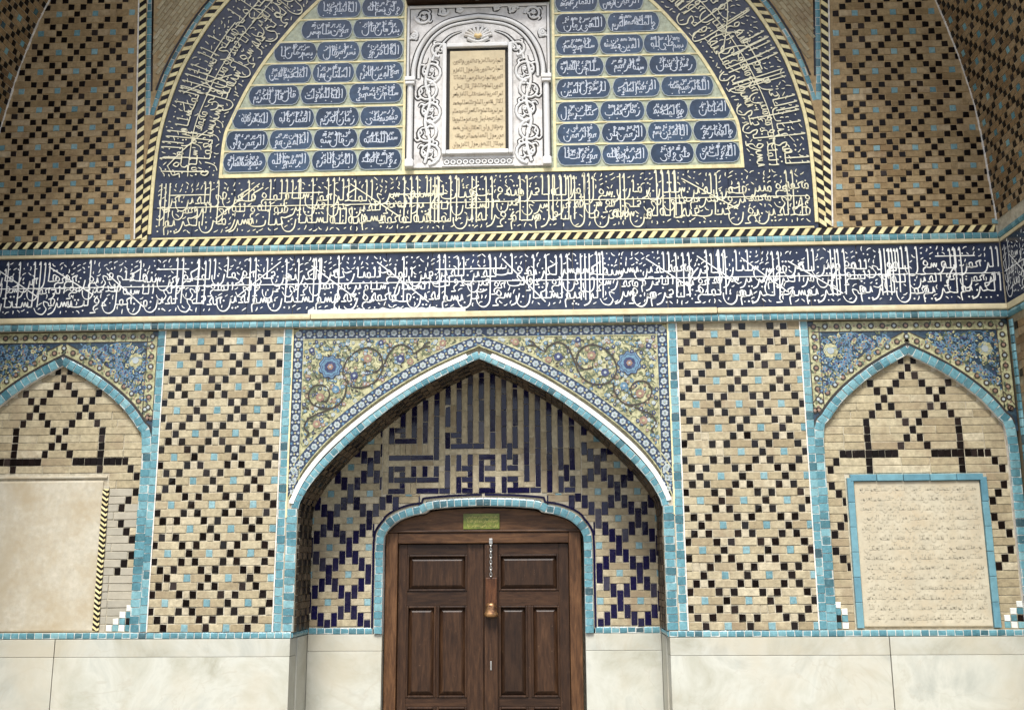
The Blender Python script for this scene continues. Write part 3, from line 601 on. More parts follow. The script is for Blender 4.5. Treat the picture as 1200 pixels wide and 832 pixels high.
# ------------------------------------------------------------------ blind niches
NARCH = spline([(.775, STRIP), (.775, 1.9), (.775, 2.62), (.70, 2.78), (.575, 2.935), (.385, 3.095), (.197, 3.215), (0, 3.318)], 6)
def arch_x(path, z):
    """half width of an arch outline at height z"""
    for a, b in zip(path, path[1:]):
        if min(a[1], b[1]) <= z <= max(a[1], b[1]) and a[1] != b[1]: return a[0]+(b[0]-a[0])*(z-a[1])/(b[1]-a[1])
    return 0 if z > path[-1][1] else path[0][0]
def full(path, cx=0.): return [(cx+x, z) for x, z in path]+[(cx-x, z) for x, z in path[::-1][1:]]
def niche(sx, label, xc, plaq):
    t = thing('blind_niche', label, 'niche', (xc, 0, DADO), 'blind arched niches')
    x0, x1 = sorted((sx*2.616, sx*(HX-.012))); NY = .045
    inner = [(max(0, x), z) for x, z in offset(NARCH, .075)]; inner[-1] = (0, inner[-1][1])
    mid = [(max(0, x), z) for x, z in offset(NARCH, .04)]; mid[-1] = (0, mid[-1][1])
    slab('mortar_bed', t, x0, x1, NY+.0055, .9, STRIP+.002, Z_CR0, 'mortar', 0)
    # spandrel panel
    top = Z_TQ0-.004
    for s in (-1, 1):
        c = [(xc+s*x, z) for x, z in NARCH if z >= 2.6]
        side_x = x1 if s > 0 else x0
        poly = [(side_x, c[0][1])]+c+[(xc, top), (side_x, top)]
        pn = prism('spandrel', t, poly, .016, NY+.05, 'flo_teal')
        fl = Flat(['flo_yellow', 'flo_dark', 'flo_white', 'flo_sky', 'flo_green', 'flo_rust', 'flo_deep'], y=.016); rr = random.Random(int(xc*10)+s)
        lim = lambda z: arch_x(NARCH, z)
        # yellow border along top, side and arch
        bw = .085; e = .004
        run_s = [(side_x-s*(bw/2+e), top-bw/2), (side_x-s*(bw/2+e), 2.80)]
        run_t = [(xc, top-bw/2), (side_x-s*(bw/2+e), top-bw/2)]
        run_a = [(xc+s*(x), z) for x, z in offset(NARCH, -.052) if z > 2.72 and x > 0.0 and abs(x) < .76]
        run_a.append((xc, 3.318+.06))
        for rn in (run_s, run_t, run_a): fl.ribbon(resample(rn, .05), bw, 0, .0)
        for rn, st in ((run_s, .085), (run_t, .085), (run_a, .085)):
            pts = resample(rn, st)
            for i, p in enumerate(pts):
                if s > 0 and abs(p[0]-xc) < .01: continue
                fl.disc(p[0], p[1], .025, 1, .0026, 8); fl.disc(p[0], p[1], .013, 2 if i % 2 else 5, .0039, 6)
                if i < len(pts)-1:
                    q = pts[i+1]; m = ((p[0]+q[0])/2, (p[1]+q[1])/2); fl.leaf(m[0]-.02, m[1], .04, rr.random()*6, 4, .0026); fl.disc(m[0]+rr.uniform(-.01, .01), m[1]+rr.uniform(-.02, .02), .008, 5, .0026, 5)
            for d in (-bw/2, bw/2): fl.ribbon(offset(resample(rn, .05), d), .007, 1, .0026)
        # flowers of the blue field
        ex = xc+s*.60; ez = 3.27; fl.flower(ex, ez, .062, 8, 0, 1, .0026); fl.disc(ex, ez, .028, 2, .0052, 8)
        for k in range(900):
            X = xc+s*rr.uniform(.05, .70); Z = rr.uniform(2.85, top-bw-.02); d = abs(X-xc)
            if d < lim(Z)+.105 and Z < 3.318: continue
            if Z > 3.30 and d < .14: continue
            if math.hypot(X-ex, Z-ez) < .07: continue
            k = rr.random()
            if k < .3: fl.flower(X, Z, rr.uniform(.014, .024), 5, rr.choice((3, 3, 3, 0)), rr.choice((6, 5)), .0026)
            elif k < .75: fl.leaf(X, Z, rr.uniform(.025, .045), rr.random()*6.3, rr.choice((3, 4, 4, 6)), .0026)
            elif k < .9: fl.leaf(X, Z, rr.uniform(.02, .035), rr.random()*6.3, 0, .0026)
            else: fl.disc(X, Z, rr.uniform(.005, .01), rr.choice((2, 0, 5)), .0026, 5)
        for k in range(5):
            X = xc+s*rr.uniform(.35, .66); Z = rr.uniform(3.2, 3.38); P = spline([(X+.09*math.cos(a)*(1-a/9), Z+.07*math.sin(a)*(1-a/9)) for a in (0, 1, 2, 3, 4, 5, 6)], 4)
            P = [p for p in P if abs(p[0]-xc) > lim(p[1])+.11 and abs(p[0]-side_x) > bw+.01 and p[1] < top-bw-.01]
            if len(P) > 4: fl.ribbon(P, .0045, 3, .0026)
        fl.build('floral_glaze', pn)
    # arch moulding
    for s in (-1, 1):
        tile_run('border_tile', t, [(xc+s*x, z) for x, z in mid], .078, .062, 'turq', .012, .022)
        band('mortar_line', t, [(xc+s*x, z) for x, z in NARCH if z > 2.64], .012, .006, .03, 'groove')
    prismpts = [(xc+x, z) for x, z in NARCH]+[(xc-x, z) for x, z in NARCH[::-1][1:]]+[(xc-x, z) for x, z in inner]+[(xc+x, z) for x, z in inner[::-1][1:]]
    band('arch_reveal', t, full([(x, z) for x, z in mid], xc), .074, .014, NY+.02, 'mortar_white')
    # brick courses with glazed headers
    b0, r0 = (3.194, ROW*.985)
    D = {0: [1], 1: [0], 2: [1], 3: [2, 6], 4: [3, 5], 5: [4], 6: [3, 5], 7: [2, 6], 8: [1, 7], 9: [0, 7], 10: [1, 7], 11: [2, 7], 12: [3, 4, 5, 6, 7, 8, 9, 10, 11], 13: [7, 12], 14: [7, 13], 15: [14], 16: [13], 17: [12], 18: [11], 20: [11], 21: [12], 22: [13], 23: [14], 24: [13], 25: [12], 26: [11]}
    u = .0505
    px0, px1, pz0, pz1 = plaq
    for k in range(-1, 34):
        zc = b0-r0*k; hw = arch_x(inner, zc)-.006
        if zc < STRIP+.02 or hw < .04: continue
        marks = set(D.get(k, [])); marks |= {-m for m in marks}
        cur = -hw; cells = sorted(m for m in marks if abs(m*u)+u/2 < hw+.02)
        edges = []
        for m in cells:
            a, b = m*u-u/2, m*u+u/2
            if a > cur+.01: edges.append((cur, a, 'b'))
            edges.append((max(a, cur), min(b, hw), 'k')); cur = b
        if cur < hw-.01: edges.append((cur, hw, 'b'))
        for a, b, kd in edges:
            if kd == 'b':
                n = max(1, round((b-a)/.19)); off = 0
                parts = [(a+(b-a)*i/n, a+(b-a)*(i+1)/n) for i in range(n)]
            else: parts = [(a, b)]
            for p, q in parts:
                X0, X1 = xc+p, xc+q
                if zc-r0/2 < pz1 and zc+r0/2 > pz0:      # cut round the panel
                    if X0 > px0-.01 and X1 < px1+.01: continue
                    if X0 < px0 < X1: X1 = px0
                    elif X0 < px1 < X1: X0 = px1
                    elif X0 >= px0 and X1 <= px1: continue
                if X1-X0 < .02: continue
                kb = k > 28 and abs((X0+X1)/2-xc) > .55
                if kd == 'k': piece('black_brick', t, (X0+X1)/2, zc, X1-X0, r0, 'black_matt', NY, tilt=.015, gap=.004, jit=.05)
                else:
                    grey = sx < 0 and X0 > px1-.01 and zc < 2.25 and (X0-px1) < .16
                    piece('plastered_brick' if grey else 'buff_brick', t, (X0+X1)/2, zc, X1-X0, r0, 'grey_plaster' if grey else 'buff', NY, gap=.005, proud=.002)
    # little corner checks of white, turquoise and black glaze at the foot
    for s in (-1, 1):
        for i, (c, r, mt) in enumerate([(0, 0, 'turq'), (1, 0, 'fillet'), (2, 0, 'turq'), (3, 0, 'fillet'), (0, 1, 'black'), (1, 1, 'turq'), (2, 1, 'fillet'), (0, 2, 'turq'), (1, 2, 'fillet'), (0, 3, 'fillet')]):
            X = xc+s*(.675-c*.05); Z = STRIP+.03+r*.05
            if px0-.03 < X < px1+.03: continue
            piece('corner_tile', t, X, Z, .05, .05, mt, NY-.006, gap=.004, jit=.05)
    return t, NY
nl, NY = niche(-1, 'shallow arched brick niche around the bare plaster panel', -3.39, (-3.96, -2.955, DADO, 2.36))
nr, NY = niche(1, 'shallow arched brick niche around the turquoise-framed stone tablet', 3.385, (2.835, 3.912, DADO, 2.30))
# bare plaster panel with its rope edge
pp = thing('plaster_panel', 'blotchy beige plaster panel with twisted rope edge, set in a brick niche', 'panel', (-3.45, NY, STRIP))
slab('plaster_slab', pp, -3.955, -2.99, NY-.009, NY+.04, STRIP+.004, 2.305, 'plaster', .014)
slab('top_fillet', pp, -3.955, -2.965, NY-.010, NY+.04, 2.322, 2.342, 'plaster', .006)
chevron('rope_edge', pp, [(-2.972, STRIP+.01), (-2.972, 2.235)], .034, .04, NY-.012, 1)
chevron('rope_edge', pp, [(-2.952, 2.235), (-2.952, STRIP+.01)], .018, .04, NY-.008, -1, mats=('yellow', 'black_i'))
slab('edge_bed', pp, -2.99, -2.943, NY-.004, NY+.04, STRIP+.004, 2.26, 'grey_plaster', .003)
# turquoise framed tablet
tb = thing('inscribed_tablet', 'beige stone tablet of faint writing in a flat turquoise frame', 'tablet', (3.375, NY, STRIP))
TY = NY-.008
ts = slab('stone_face', tb, 2.897, 3.852, TY, NY+.04, STRIP+.02, 2.243, 'tablet_stone', .008)
def frame_tiles(t, x0, x1, z0, z1, wd, y, mat, step):
    for a, b, vert in (((x0, z0), (x0, z1), 1), ((x1, z0), (x1, z1), 1), ((x0, z1), (x1, z1), 0)):
        n = round(math.dist(a, b)/step)
        for i in range(n):
            p = (a[0]+(b[0]-a[0])*(i+.5)/n, a[1]+(b[1]-a[1])*(i+.5)/n); L = math.dist(a, b)/n
            piece('frame_tile', t, p[0], p[1], wd if vert else L, L if vert else wd, mat, y, tilt=.006, gap=.003)
surf('turq_frame', [(0, (.085, .20, .25)), (.5, (.105, .235, .285)), (1, (.13, .27, .31))], .28, nscale=18, namount=.2, bump=.2, bscale=30)
frame_tiles(tb, 2.868, 3.880, STRIP+.01, 2.27, .053, NY-.024, 'turq_frame', .19)
fl = Flat(['tablet_ink'], y=TY); rr = random.Random(5)
for r in range(14): write(fl, 2.93, 3.82, STRIP+.075+r*.074, .026, 1.3, .0065, 0, rr, wob=.003, gapw=-.35)
fl.build('lettering', ts)

# ------------------------------------------------------------------ portal
PIN = spline([(1.425, STRIP), (1.425, 1.6), (1.425, 2.03), (1.39, 2.16), (1.308, 2.29), (1.18, 2.44), (.985, 2.632), (.775, 2.81), (.543, 2.977), (.269, 3.128), (0, 3.255)], 6)
POUT = spline([(1.505, STRIP), (1.505, 1.6), (1.503, 2.05), (1.475, 2.19), (1.375, 2.385), (1.18, 2.615), (.86, 2.882), (.544, 3.09), (.27, 3.232), (0, 3.345)], 6)
pt = thing('arched_portal', 'pointed tiled portal arch with floral spandrels around the wooden door', 'portal', (0, 0, DADO))
top = Z_TQ0-.006; BW = .082
VINES = [[(640, 168), (610, 172), (575, 195), (560, 175), (520, 158), (482, 180), (455, 240), (430, 300), (380, 332), (322, 325), (290, 280), (300, 228), (340, 185), (390, 170), (435, 195), (447, 240), (420, 270), (380, 262)],
         [(305, 322), (297, 370), (265, 410), (215, 417), (168, 397), (153, 357), (175, 325), (215, 325), (237, 355), (225, 388), (198, 382)],
         [(255, 415), (190, 440), (155, 460), (140, 492), (158, 515), (150, 530)], [(455, 240), (470, 200), (490, 175)], [(610, 172), (622, 155), (640, 150)]]
toW = lambda zx, zy: (.003+(835-zx)*.002, 3.506-(zy-90)*.00198)
for s in (-1, 1):
    c = [(s*x, z) for x, z in POUT if z >= 2.0]
    poly = [(s*1.508, c[0][1])]+c+[(0, top), (s*1.508, top)]
    pn = prism('spandrel', pt, poly, .018, .12, 'flo_yellow')
    fl = Flat(['flo_blue', 'flo_white', 'flo_dark', 'flo_sky', 'flo_green', 'flo_rust', 'flo_deep', 'flo_yellow'], y=.018); rr = random.Random(90+s)
    run_s = [(s*(1.505-BW/2), top-BW/2), (s*(1.505-BW/2), 2.2)]
    run_t = [(0, top-BW/2), (s*(1.505-BW/2), top-BW/2)]
    off = offset(POUT, -.05); run_a = [(s*x, z) for x, z in off if z > 2.1 and x > .01]+[(0, 3.405)]
    for rn in (run_s, run_t, run_a):
        P = resample(rn, .05); fl.ribbon(P, BW, 0, 0)
        for d in (-BW/2-.003, BW/2+.003): fl.ribbon(offset(P, d), .008, 7, .0026)
        Q = resample(rn, .084)
        for i, p in enumerate(Q):
            if s > 0 and abs(p[0]) < .01: continue
            fl.flower(p[0], p[1], .027, 6, 1, 3, .0026, rr.random()); fl.disc(p[0], p[1], .006, 7, .0052, 5)
            if i < len(Q)-1:
                q = Q[i+1]; m = ((p[0]+q[0])/2, (p[1]+q[1])/2); tx, tz = q[0]-p[0], q[1]-p[1]; l = math.hypot(tx, tz); nx, nz = -tz/l, tx/l
                for d in (-1, 1):
                    fl.disc(m[0]+nx*d*.026, m[1]+nz*d*.026, .012, rr.choice((1, 3, 1)), .0026, 4); fl.leaf(m[0], m[1], .03, math.atan2(nz*d, nx*d)+.5, 6, .0026)
                fl.disc(m[0], m[1], .009, 7, .0039, 5)
    A = lambda z: arch_x(POUT, z)
    ok = lambda X, Z, mrg=0.: abs(X) > A(Z)+.115+mrg*.5 and abs(X) < 1.505-BW-.015-mrg and Z < top-BW-.012-mrg and (Z < 3.345 or True) and (abs(X) > .18 or Z > 3.5)
    def ins(X, Z, mrg=0.):
        if not (abs(X) < 1.505-BW-.012-mrg and Z < top-BW-.012-mrg): return False
        return min(math.dist((abs(X), Z), q) for q in POUT[12:]) > .105+mrg and (abs(X) > A(Z) if Z < 3.345 else True)
    for vn in VINES:
        P = [(s*x, z) for x, z in spline([toW(*q) for q in vn], 6)]
        fl.ribbon(P, .0125, 2, .0039)
        for i in range(4, len(P)-2, 9):
            a = rr.random()*6.3; fl.leaf(P[i][0], P[i][1], .032, a, rr.choice((2, 4)), .0026)
    # blue palmette
    px, pz = toW(238, 248); px *= s
    pal = [(.088*(1+.10*math.cos(9*t)+(.25 if abs(t-PI/2) < .2 else 0))*math.cos(t), .088*(1+.10*math.cos(9*t)+(.3 if abs(t-PI*.75) < .25 else 0))*math.sin(t)) for t in [2*PI*q/45 for q in range(45)]]
    fl.poly([(px-s*a, pz+b) for a, b in pal], 3, .0052); fl.ribbon([(px-s*a*.8, pz+b*.8) for a, b in pal+pal[:1]], .005, 6, .0058); fl.ribbon([(px-s*a, pz+b) for a, b in pal+pal[:1]], .007, 6, .0058); fl.flower(px, pz, .05, 9, 6, 0, .0065); fl.flower(px, pz, .026, 6, 5, 1, .0091)
    for zx, zy, r, m in ((388, 215, .036, 5), (200, 372, .036, 5), (335, 285, .034, 6), (262, 340, .032, 3), (520, 218, .036, 6), (160, 178, .026, 6), (440, 150, .024, 6), (190, 480, .034, 5), (690, 155, .03, 5), (560, 230, .028, 5)):
        X, Z = toW(zx, zy); X *= s
        if ins(X, Z, -.03): fl.flower(X, Z, r, 8, m, 1 if m != 5 else 7, .0052)
    for k in range(2600):
        X = s*rr.uniform(.1, 1.42); Z = rr.uniform(2.3, top-BW)
        if not ins(X, Z): continue
        q = rr.random()
        if q < .22: fl.flower(X, Z, rr.uniform(.012, .02), 5, rr.choice((6, 3, 5, 1)), rr.choice((1, 7)), .0026)
        elif q < .72: fl.leaf(X, Z, rr.uniform(.02, .042), rr.random()*6.3, rr.choice((4, 4, 2, 4, 3)), .0013)
        else:
            a = rr.random()*6.3; P = [(X+.035*math.cos(a+t)*(1-t/6), Z+.035*math.sin(a+t)*(1-t/6)) for t in (0, .8, 1.6, 2.4, 3.2)]
            if all(ins(*p, -.01) for p in P): fl.ribbon(P, .0045, 4, .0013)
    fl.build('floral_glaze', pn)
    # arch edge: white fillet, then the turquoise rope
    mid = offset(PIN, -.022); mid[-1] = (0, mid[-1][1])
    tile_run('border_tile', pt, [(s*max(x, 0), z) for x, z in mid if z > 2.06], .062, .057, 'turq', .006, .022)
    tile_run('border_tile', pt, [(s*1.463, STRIP+.004), (s*1.463, 2.07)], .082, .057, 'turq', .006, .022)
    fm = [((a[0]*.36+b[0]*.64), (a[1]*.36+b[1]*.64)) for a, b in zip(PIN, POUT)]
    band('white_fillet', pt, [(s*max(x, 0), z) for x, z in fm if z > 2.1], .036, -.004, .03, 'fillet')
    fo = [(s*1.508, STRIP+.0), (s*1.508, Z_TQ0)]
    band('yellow_fillet', pt, [(s*1.509, 2.0), (s*1.509, Z_TQ0-.004)], .012, .004, .03, 'yellow')
    band('tile_bed', pt, [(s*1.465, STRIP), (s*1.465, 2.14)], .09, .010, .12, 'mortar')
# soffit of the arch, backing of the arch ring
ring = [(x, z) for x, z in full(PIN)]
v = []; f = []
for x, z in ring: v += [(x, .004, z-DADO), (x, REC+.03, z-DADO)]
f = [(2*i, 2*i+1, 2*i+3, 2*i+2) for i in range(len(ring)-1)]
me = bpy.data.meshes.new('soffit'); me.from_pydata(v, [], f); me.materials.append(MATS['shaded_brick']); mesh_obj('soffit', me, pt, (0, 0, DADO))
for s in (-1, 1):
    po = [(s*x, z) for x, z in PIN]+[(0, Z_CR0), (s*1.512, Z_CR0), (s*1.512, STRIP)]
    prism('arch_backing', pt, [(s*(abs(x)+.004) if x else 0, z+.003) for x, z in [(abs(a), b) for a, b in po]], .05, .9, 'mortar')
# glazed brickwork of the soffit (same diamond bricks, joined: seen only edge-on)
rs = resample(full(PIN), .0545); V = []; F = []; M = []
for r in range(len(rs)-1):
    a, b = rs[r], rs[r+1]; nx, nz = (b[1]-a[1]), -(b[0]-a[0]); l = math.hypot(nx, nz); nx /= -l; nz /= -l
    mx_, mz_ = (a[0]+b[0])/2, (a[1]+b[1])/2
    if nx*(0-mx_)+nz*(1.9-mz_) < 0: nx, nz = -nx, -nz
    c = 0
    while c < 9:
        kk = r % 8; col = c
        dist = min(abs(((r+4*d) % 8)-4) for d in (0,))
        q = (c+ (0 if True else 0)) % 6
        dy = abs(((r+ (0 if q in (0, ) else 0)) % 8)-4); isb = abs(abs(q-3)+ (dy-4)) < 1 or abs((3-abs(q-3))+(dy-4)) < 1
        y0 = .03+c*.0545; h = R_.uniform(.006, .010); k = len(V); g = .003
        for hh in (h, -.004):
            for (px, pz), yy, tt in ((a, y0+g, .06), (a, y0+.0545-g, .06), (b, y0+.0545-g, -.06), (b, y0+g, -.06)):
                V.append((px+(b[0]-a[0])*tt+nx*hh, min(yy, REC+.02), pz+(b[1]-a[1])*tt+nz*hh-DADO))
        for fc in ((0, 1, 2, 3), (0, 4, 5, 1), (1, 5, 6, 2), (2, 6, 7, 3), (3, 7, 4, 0)): F.append(tuple(k+j for j in fc)); M.append(1 if isb else 0)
        c += 1
me = bpy.data.meshes.new('soffit_brickwork'); me.from_pydata(V, [], F); me.materials.append(MATS['shaded_brick']); me.materials.append(MATS['black_i']); me.polygons.foreach_set('material_index', M)
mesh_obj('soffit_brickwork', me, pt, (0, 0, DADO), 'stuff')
# door opening outline in the recess
DOUT = spline([(.892, STRIP), (.892, 1.5), (.892, 1.82), (.868, 1.93), (.775, 2.035), (.64, 2.098), (.50, 2.125)], 5)+[(.488, 2.16)]+spline([(.46, 2.165), (.25, 2.182), (0, 2.19)], 4)
DIN = spline([(.818, STRIP), (.818, 1.5), (.818, 1.82), (.79, 1.905), (.70, 1.985), (.58, 2.028), (.49, 2.042)], 5)+[(.45, 2.062)]+spline([(.43, 2.07), (.25, 2.086), (0, 2.094)], 4)
for s in (-1, 1):
    po = [(s*(x-.01), z-.01) for x, z in DOUT]+[(0, 3.3), (s*1.46, 3.3), (s*1.46, STRIP)]
    po = [(0 if abs(x) < .012 else x, z) for x, z in po]
    prism('tympanum_bed', pt, po, REC+.0055, REC+.25, 'mortar')
    mid = [((a[0]+b[0])/2, (a[1]+b[1])/2) for a, b in zip(DIN, DOUT)]
    tile_run('border_tile', pt, [(s*x, z) for x, z in [(.855, DADO)]+mid], .066, .06, 'turq', REC-.012, .024)
    band('arch_reveal', pt, [(s*x, z) for x, z in [(.855, DADO)]+mid], .062, REC-.004, REC+.24, 'mortar_white')
    band('dark_edge', pt, [(s*(x+.012), z+(.012 if x < .8 else 0)) for x, z in DOUT], .018, REC-.004, REC+.02, 'cobalt')
# tympanum: star crosses of buff brick in stepped cobalt bricks, round the square kufic panel
U2, V2 = .0542, .0549; KX0, KU, KZ0, KR = -.842, .0472, 2.211, .0463
def kufic():
    g = {}
    TOPR = 24
    for c in range(35):
        for r in range(TOPR): g[c, r] = 1 if (c % 2 == 1 and r >= 8) else 0
    def st(cs, rs_, v=1):
        for c in cs:
            for r in rs_: g[c, r] = v
    rg = lambda a, b: range(a, b+1)
    st(rg(0, 4), rg(0, 13), 0); st(rg(1, 3), [11], 1); st(rg(1, 4), [9], 1); st([1, 3], [10], 1); st([3], rg(9, 13), 1); st([1], rg(12, 24), 0)
    st([5, 7], [8], 0); st(rg(5, 8), [8], 0)
    st([9], rg(6, 23), 1); st(rg(1, 9), [6], 1); st(rg(0, 9), [5], 0)
    st(rg(1, 3), rg(2, 4), 1); st([2], [3], 0); st([5, 7, 9], [3, 4], 1); st(rg(4, 9), [2], 1); st([3], [1], 1); st(rg(1, 3), [0], 1); st(rg(6, 11), [0], 1)
    st([11], rg(0, 6), 1); st(rg(11, 17), [8], 1); st([11], [9, 10], 1); st([12], [10], 1); st([12], [9], 0); st([11], [11], 0); st([14], [9], 0)
    st([13], rg(4, 6), 1); st(rg(13, 15), [4], 1); st([15], rg(0, 6), 1); st(rg(13, 15), [2], 1); st([13], [1], 1); st(rg(13, 15), [0], 1)
    st([17], rg(0, 6), 1); st(rg(17, 19), [6], 1); st([19], [5, 4], 1); st([18], [4], 1); st(rg(17, 19), [2], 1); st([19], [1], 1); st([17], [1], 0); st(rg(17, 19), [0], 1); st([19], [8, 9], 1)
    st(rg(21, 23), rg(4, 6), 1); st([22], [5], 0); st([22], [7, 8], 1); st([21, 23], [7], 0); st(rg(21, 23), rg(0, 2), 1); st([22], [1], 0); st(rg(21, 27), [0], 1)
    st([25], rg(2, 7), 1); st([27], rg(0, 7), 1); st([29], rg(0, 7), 1)
    st([31, 33], rg(5, 7), 1); st(rg(31, 33), [4], 1); st([32], [3], 1); st(rg(31, 33), rg(0, 2), 1); st([32], [1], 0)
    return g
KG = kufic()
BACKIN = [(x, z) for x, z in PIN]           # outline of the tympanum (same arch, one recess back)
def ins_tym(cx, cz, hw, hh): return abs(cx)-hw*.7 < arch_x(BACKIN, cz) and cz < 3.25
def out_door(cx, cz): return abs(cx) > .92 or (cz > 2.203 if abs(cx) < .5 else abs(cx) > arch_x(DOUT, max(STRIP, cz-.012))+.02 if cz < 2.15 else True)
# kufic pieces: runs up the columns and along the rows
kdone = set()
for c in range(35):
    for r in range(24):
        if (c, r) in kdone: continue
        val = KG[c, r]; x = KX0+(c+.5)*KU; z = KZ0+(r+.5)*KR
        if not ins_tym(x, z, KU/2, KR/2): continue
        # prefer vertical runs in the stripes, horizontal ones in the base
        n = 1; m = 1
        maxr = R_.choice((3, 4, 4)) if val else R_.choice((3, 4, 5))
        while r+n < 24 and n < maxr and KG[c, r+n] == val and (c, r+n) not in kdone and ins_tym(x, KZ0+(r+n+.5)*KR, KU/2, KR/2): n += 1
        if n == 1:
            while c+m < 35 and m < 4 and KG[c+m, r] == val and (c+m, r) not in kdone: m += 1
        for i in range(n):
            for j in range(m): kdone.add((c+j, r+i))
        nm, mt = ('cobalt_brick', 'cobalt') if val else (('small_brick', 'pale') if n*m == 1 else ('buff_brick', 'buff'))
        piece(nm, pt, x+(m-1)*KU/2, z+(n-1)*KR/2, KU*m, KR*n, mt, REC, tilt=.018 if val else .008, gap=.004, proud=.003, jit=.03)
KXL, KXR = KX0, KX0+35*KU
def in_k(x, z): return KXL-.02 < x < KXR+.02 and z > KZ0-.005
def star_piece(nm, mt, x, z, wd, h):
    x0, x1, z0, z1 = x-wd/2, x+wd/2, max(z-h/2, STRIP+.002), z+h/2
    if x < 0: x0, x1 = -x1, -x0
    if z1-z0 < .016 or x1 < .3: return
    kx = KXR+.006 if x > 0 else -KXL+.006
    if z1 > KZ0 and x0 < kx:                                  # trim against the kufic panel
        if x1 > kx+.015 and z1 > KZ0+.02: x0 = kx
        elif z0 < KZ0-.02: z1 = KZ0-.003
        else: return
    dz = (z0+z1)/2; dx = (arch_x(DOUT, dz-.004) if dz < 2.12 else (.5 if dz < 2.2 else 0))+.024
    if x0 < dx:
        if x1 > dx+.015: x0 = dx
        else: return
    if not ins_tym(x0, dz, 0, 0) or x1-x0 < .014: return
    sg = 1 if x > 0 else -1
    piece(nm, pt, sg*(x0+x1)/2, dz, x1-x0, z1-z0, mt, REC, tilt=.018 if mt == 'cobalt' else .008, gap=.0035, proud=.003, jit=.03)
for s in (-1, 1):
    for i in range(-4, 5):
        for j in range(-2, 9):
            X = s*(.946+.1626*(i)); Z = 1.340+4*V2*j
            if (i+j) % 2: continue
            for a in (-1, 1):
                for b in (-1, 1): star_piece('cobalt_brick', 'cobalt', X+a*U2, Z+b*2.5*V2, U2, 2*V2)
                star_piece('buff_brick', 'buff', X+a*1.5*U2, Z, 2*U2, V2); star_piece('buff_brick', 'buff', X, Z+a*V2, 3*U2, V2); star_piece('small_brick', 'pale', X, Z+a*2*V2, U2, V2)
            star_piece('cobalt_brick', 'cobalt', X, Z+4*V2, U2, 3*V2); star_piece('turquoise_brick', 'turq_stud', X, Z, U2, V2)

# ------------------------------------------------------------------ wooden door
DY = .62
dr = thing('double_door', 'dark brown panelled wooden double door under the tiled arch', 'door', (0, DY, 0))
fr = slab('door_frame', dr, -.815, -.715, DY-.03, DY+.12, .004, 1.895, 'frame_v', .008)
slab('door_frame', dr, .700, .800, DY-.03, DY+.12, .004, 1.895, 'frame_v', .008)
slab('door_frame', dr, -.7145, .6995, DY-.028, DY+.12, 1.808, 1.893, 'frame_h', .008)
lint = [(s_*x, z) for s_, pts in ((1, DIN), (-1, DIN[::-1])) for x, z in pts if z > 1.9 and (x > 0 or s_ > 0)]
lint = [(min(.813, max(-.813, x)), z) for x, z in lint]
prism('lintel_board', dr, [(.81, 1.897)]+lint+[(-.81, 1.897)], DY-.012, DY+.1, 'frame_h')
slab('lintel_rail', dr, -.805, .795, DY-.04, DY-.013, 1.897, 1.915, 'frame_h', .006)
def leaf(x0, x1, panels_x):
    lf = slab('door_leaf', dr, x0, x1, DY+.03, DY+.06, .01, 1.804, 'wood_v', .002)
    st = .075
    zs = [(.10, .50), (.60, 1.29), (1.436, 1.702)]
    xs = panels_x
    # stiles and rails
    slab('stile', lf, x0+.001, xs[0][0]-.014, DY+.005, DY+.032, .012, 1.802, 'wood_v', .003)
    slab('stile', lf, xs[1][1]+.014, x1-.001, DY+.005, DY+.032, .012, 1.802, 'wood_v', .003)
    a, b = xs[0][0]-.0135, xs[1][1]+.0135
    for z0, z1 in ((.012, .086), (.514, .586), (1.304, 1.422), (1.716, 1.802)): slab('rail', lf, a, b, DY+.0055, DY+.032, z0, z1, 'wood_h', .003)
    m0, m1 = xs[0][1]+.014, xs[1][0]-.014
    for z0, z1 in ((.087, .513), (.587, 1.303)): slab('stile', lf, m0, m1, DY+.006, DY+.032, z0, z1, 'wood_v', .003)
    def field(px0, px1, z0, z1):
        # raised field with chamfered margin
        c = .034; X, Z = (px0+px1)/2, (z0+z1)/2; w2, h2 = (px1-px0)/2, (z1-z0)/2
        vv = [(-w2, 0, -h2), (w2, 0, -h2), (w2, 0, h2), (-w2, 0, h2), (-w2+c, -.02, -h2+c), (w2-c, -.02, -h2+c), (w2-c, -.02, h2-c), (-w2+c, -.02, h2-c)]
        me = bpy.data.meshes.new('panel'); me.from_pydata(vv, [], [(4, 5, 6, 7)]+[(i, (i+1) % 4, (i+1) % 4+4, i+4) for i in range(4)]); me.materials.append(MATS['wood_v'])
        mesh_obj('panel', me, lf, (X, DY+.0295, Z))
        for q in ((px0-.014, px0+.002, z0-.013, z1+.013), (px1-.002, px1+.014, z0-.013, z1+.013), (px0+.003, px1-.003, z1-.002, z1+.0135), (px0+.003, px1-.003, z0-.0135, z0+.002)):
            slab('moulding', lf, q[0], q[1], DY-.003, DY+.028, q[2], q[3], 'wood_v', .005)
    for z0, z1 in zs[:2]:
        for p in xs: field(p[0], p[1], z0, z1)
    field(xs[0][0], xs[1][1], *zs[2])
leaf(-.712, -.004, [(-.625, -.41), (-.37, -.155)])
leaf(-.001, .697, [(.135, .34), (.40, .60)])
slab('astragal', dr, .004, .112, DY-.016, DY+.004, .012, 1.80, 'wood_v', .006)
slab('threshold', dr, -.81, .80, DY-.06, DY+.1, 0.0, .0035, 'dado_stone', 0)
slab('keyhole_plate', dr, .05, .062, DY-.021, DY-.0165, .80, .87, 'steel', .002)
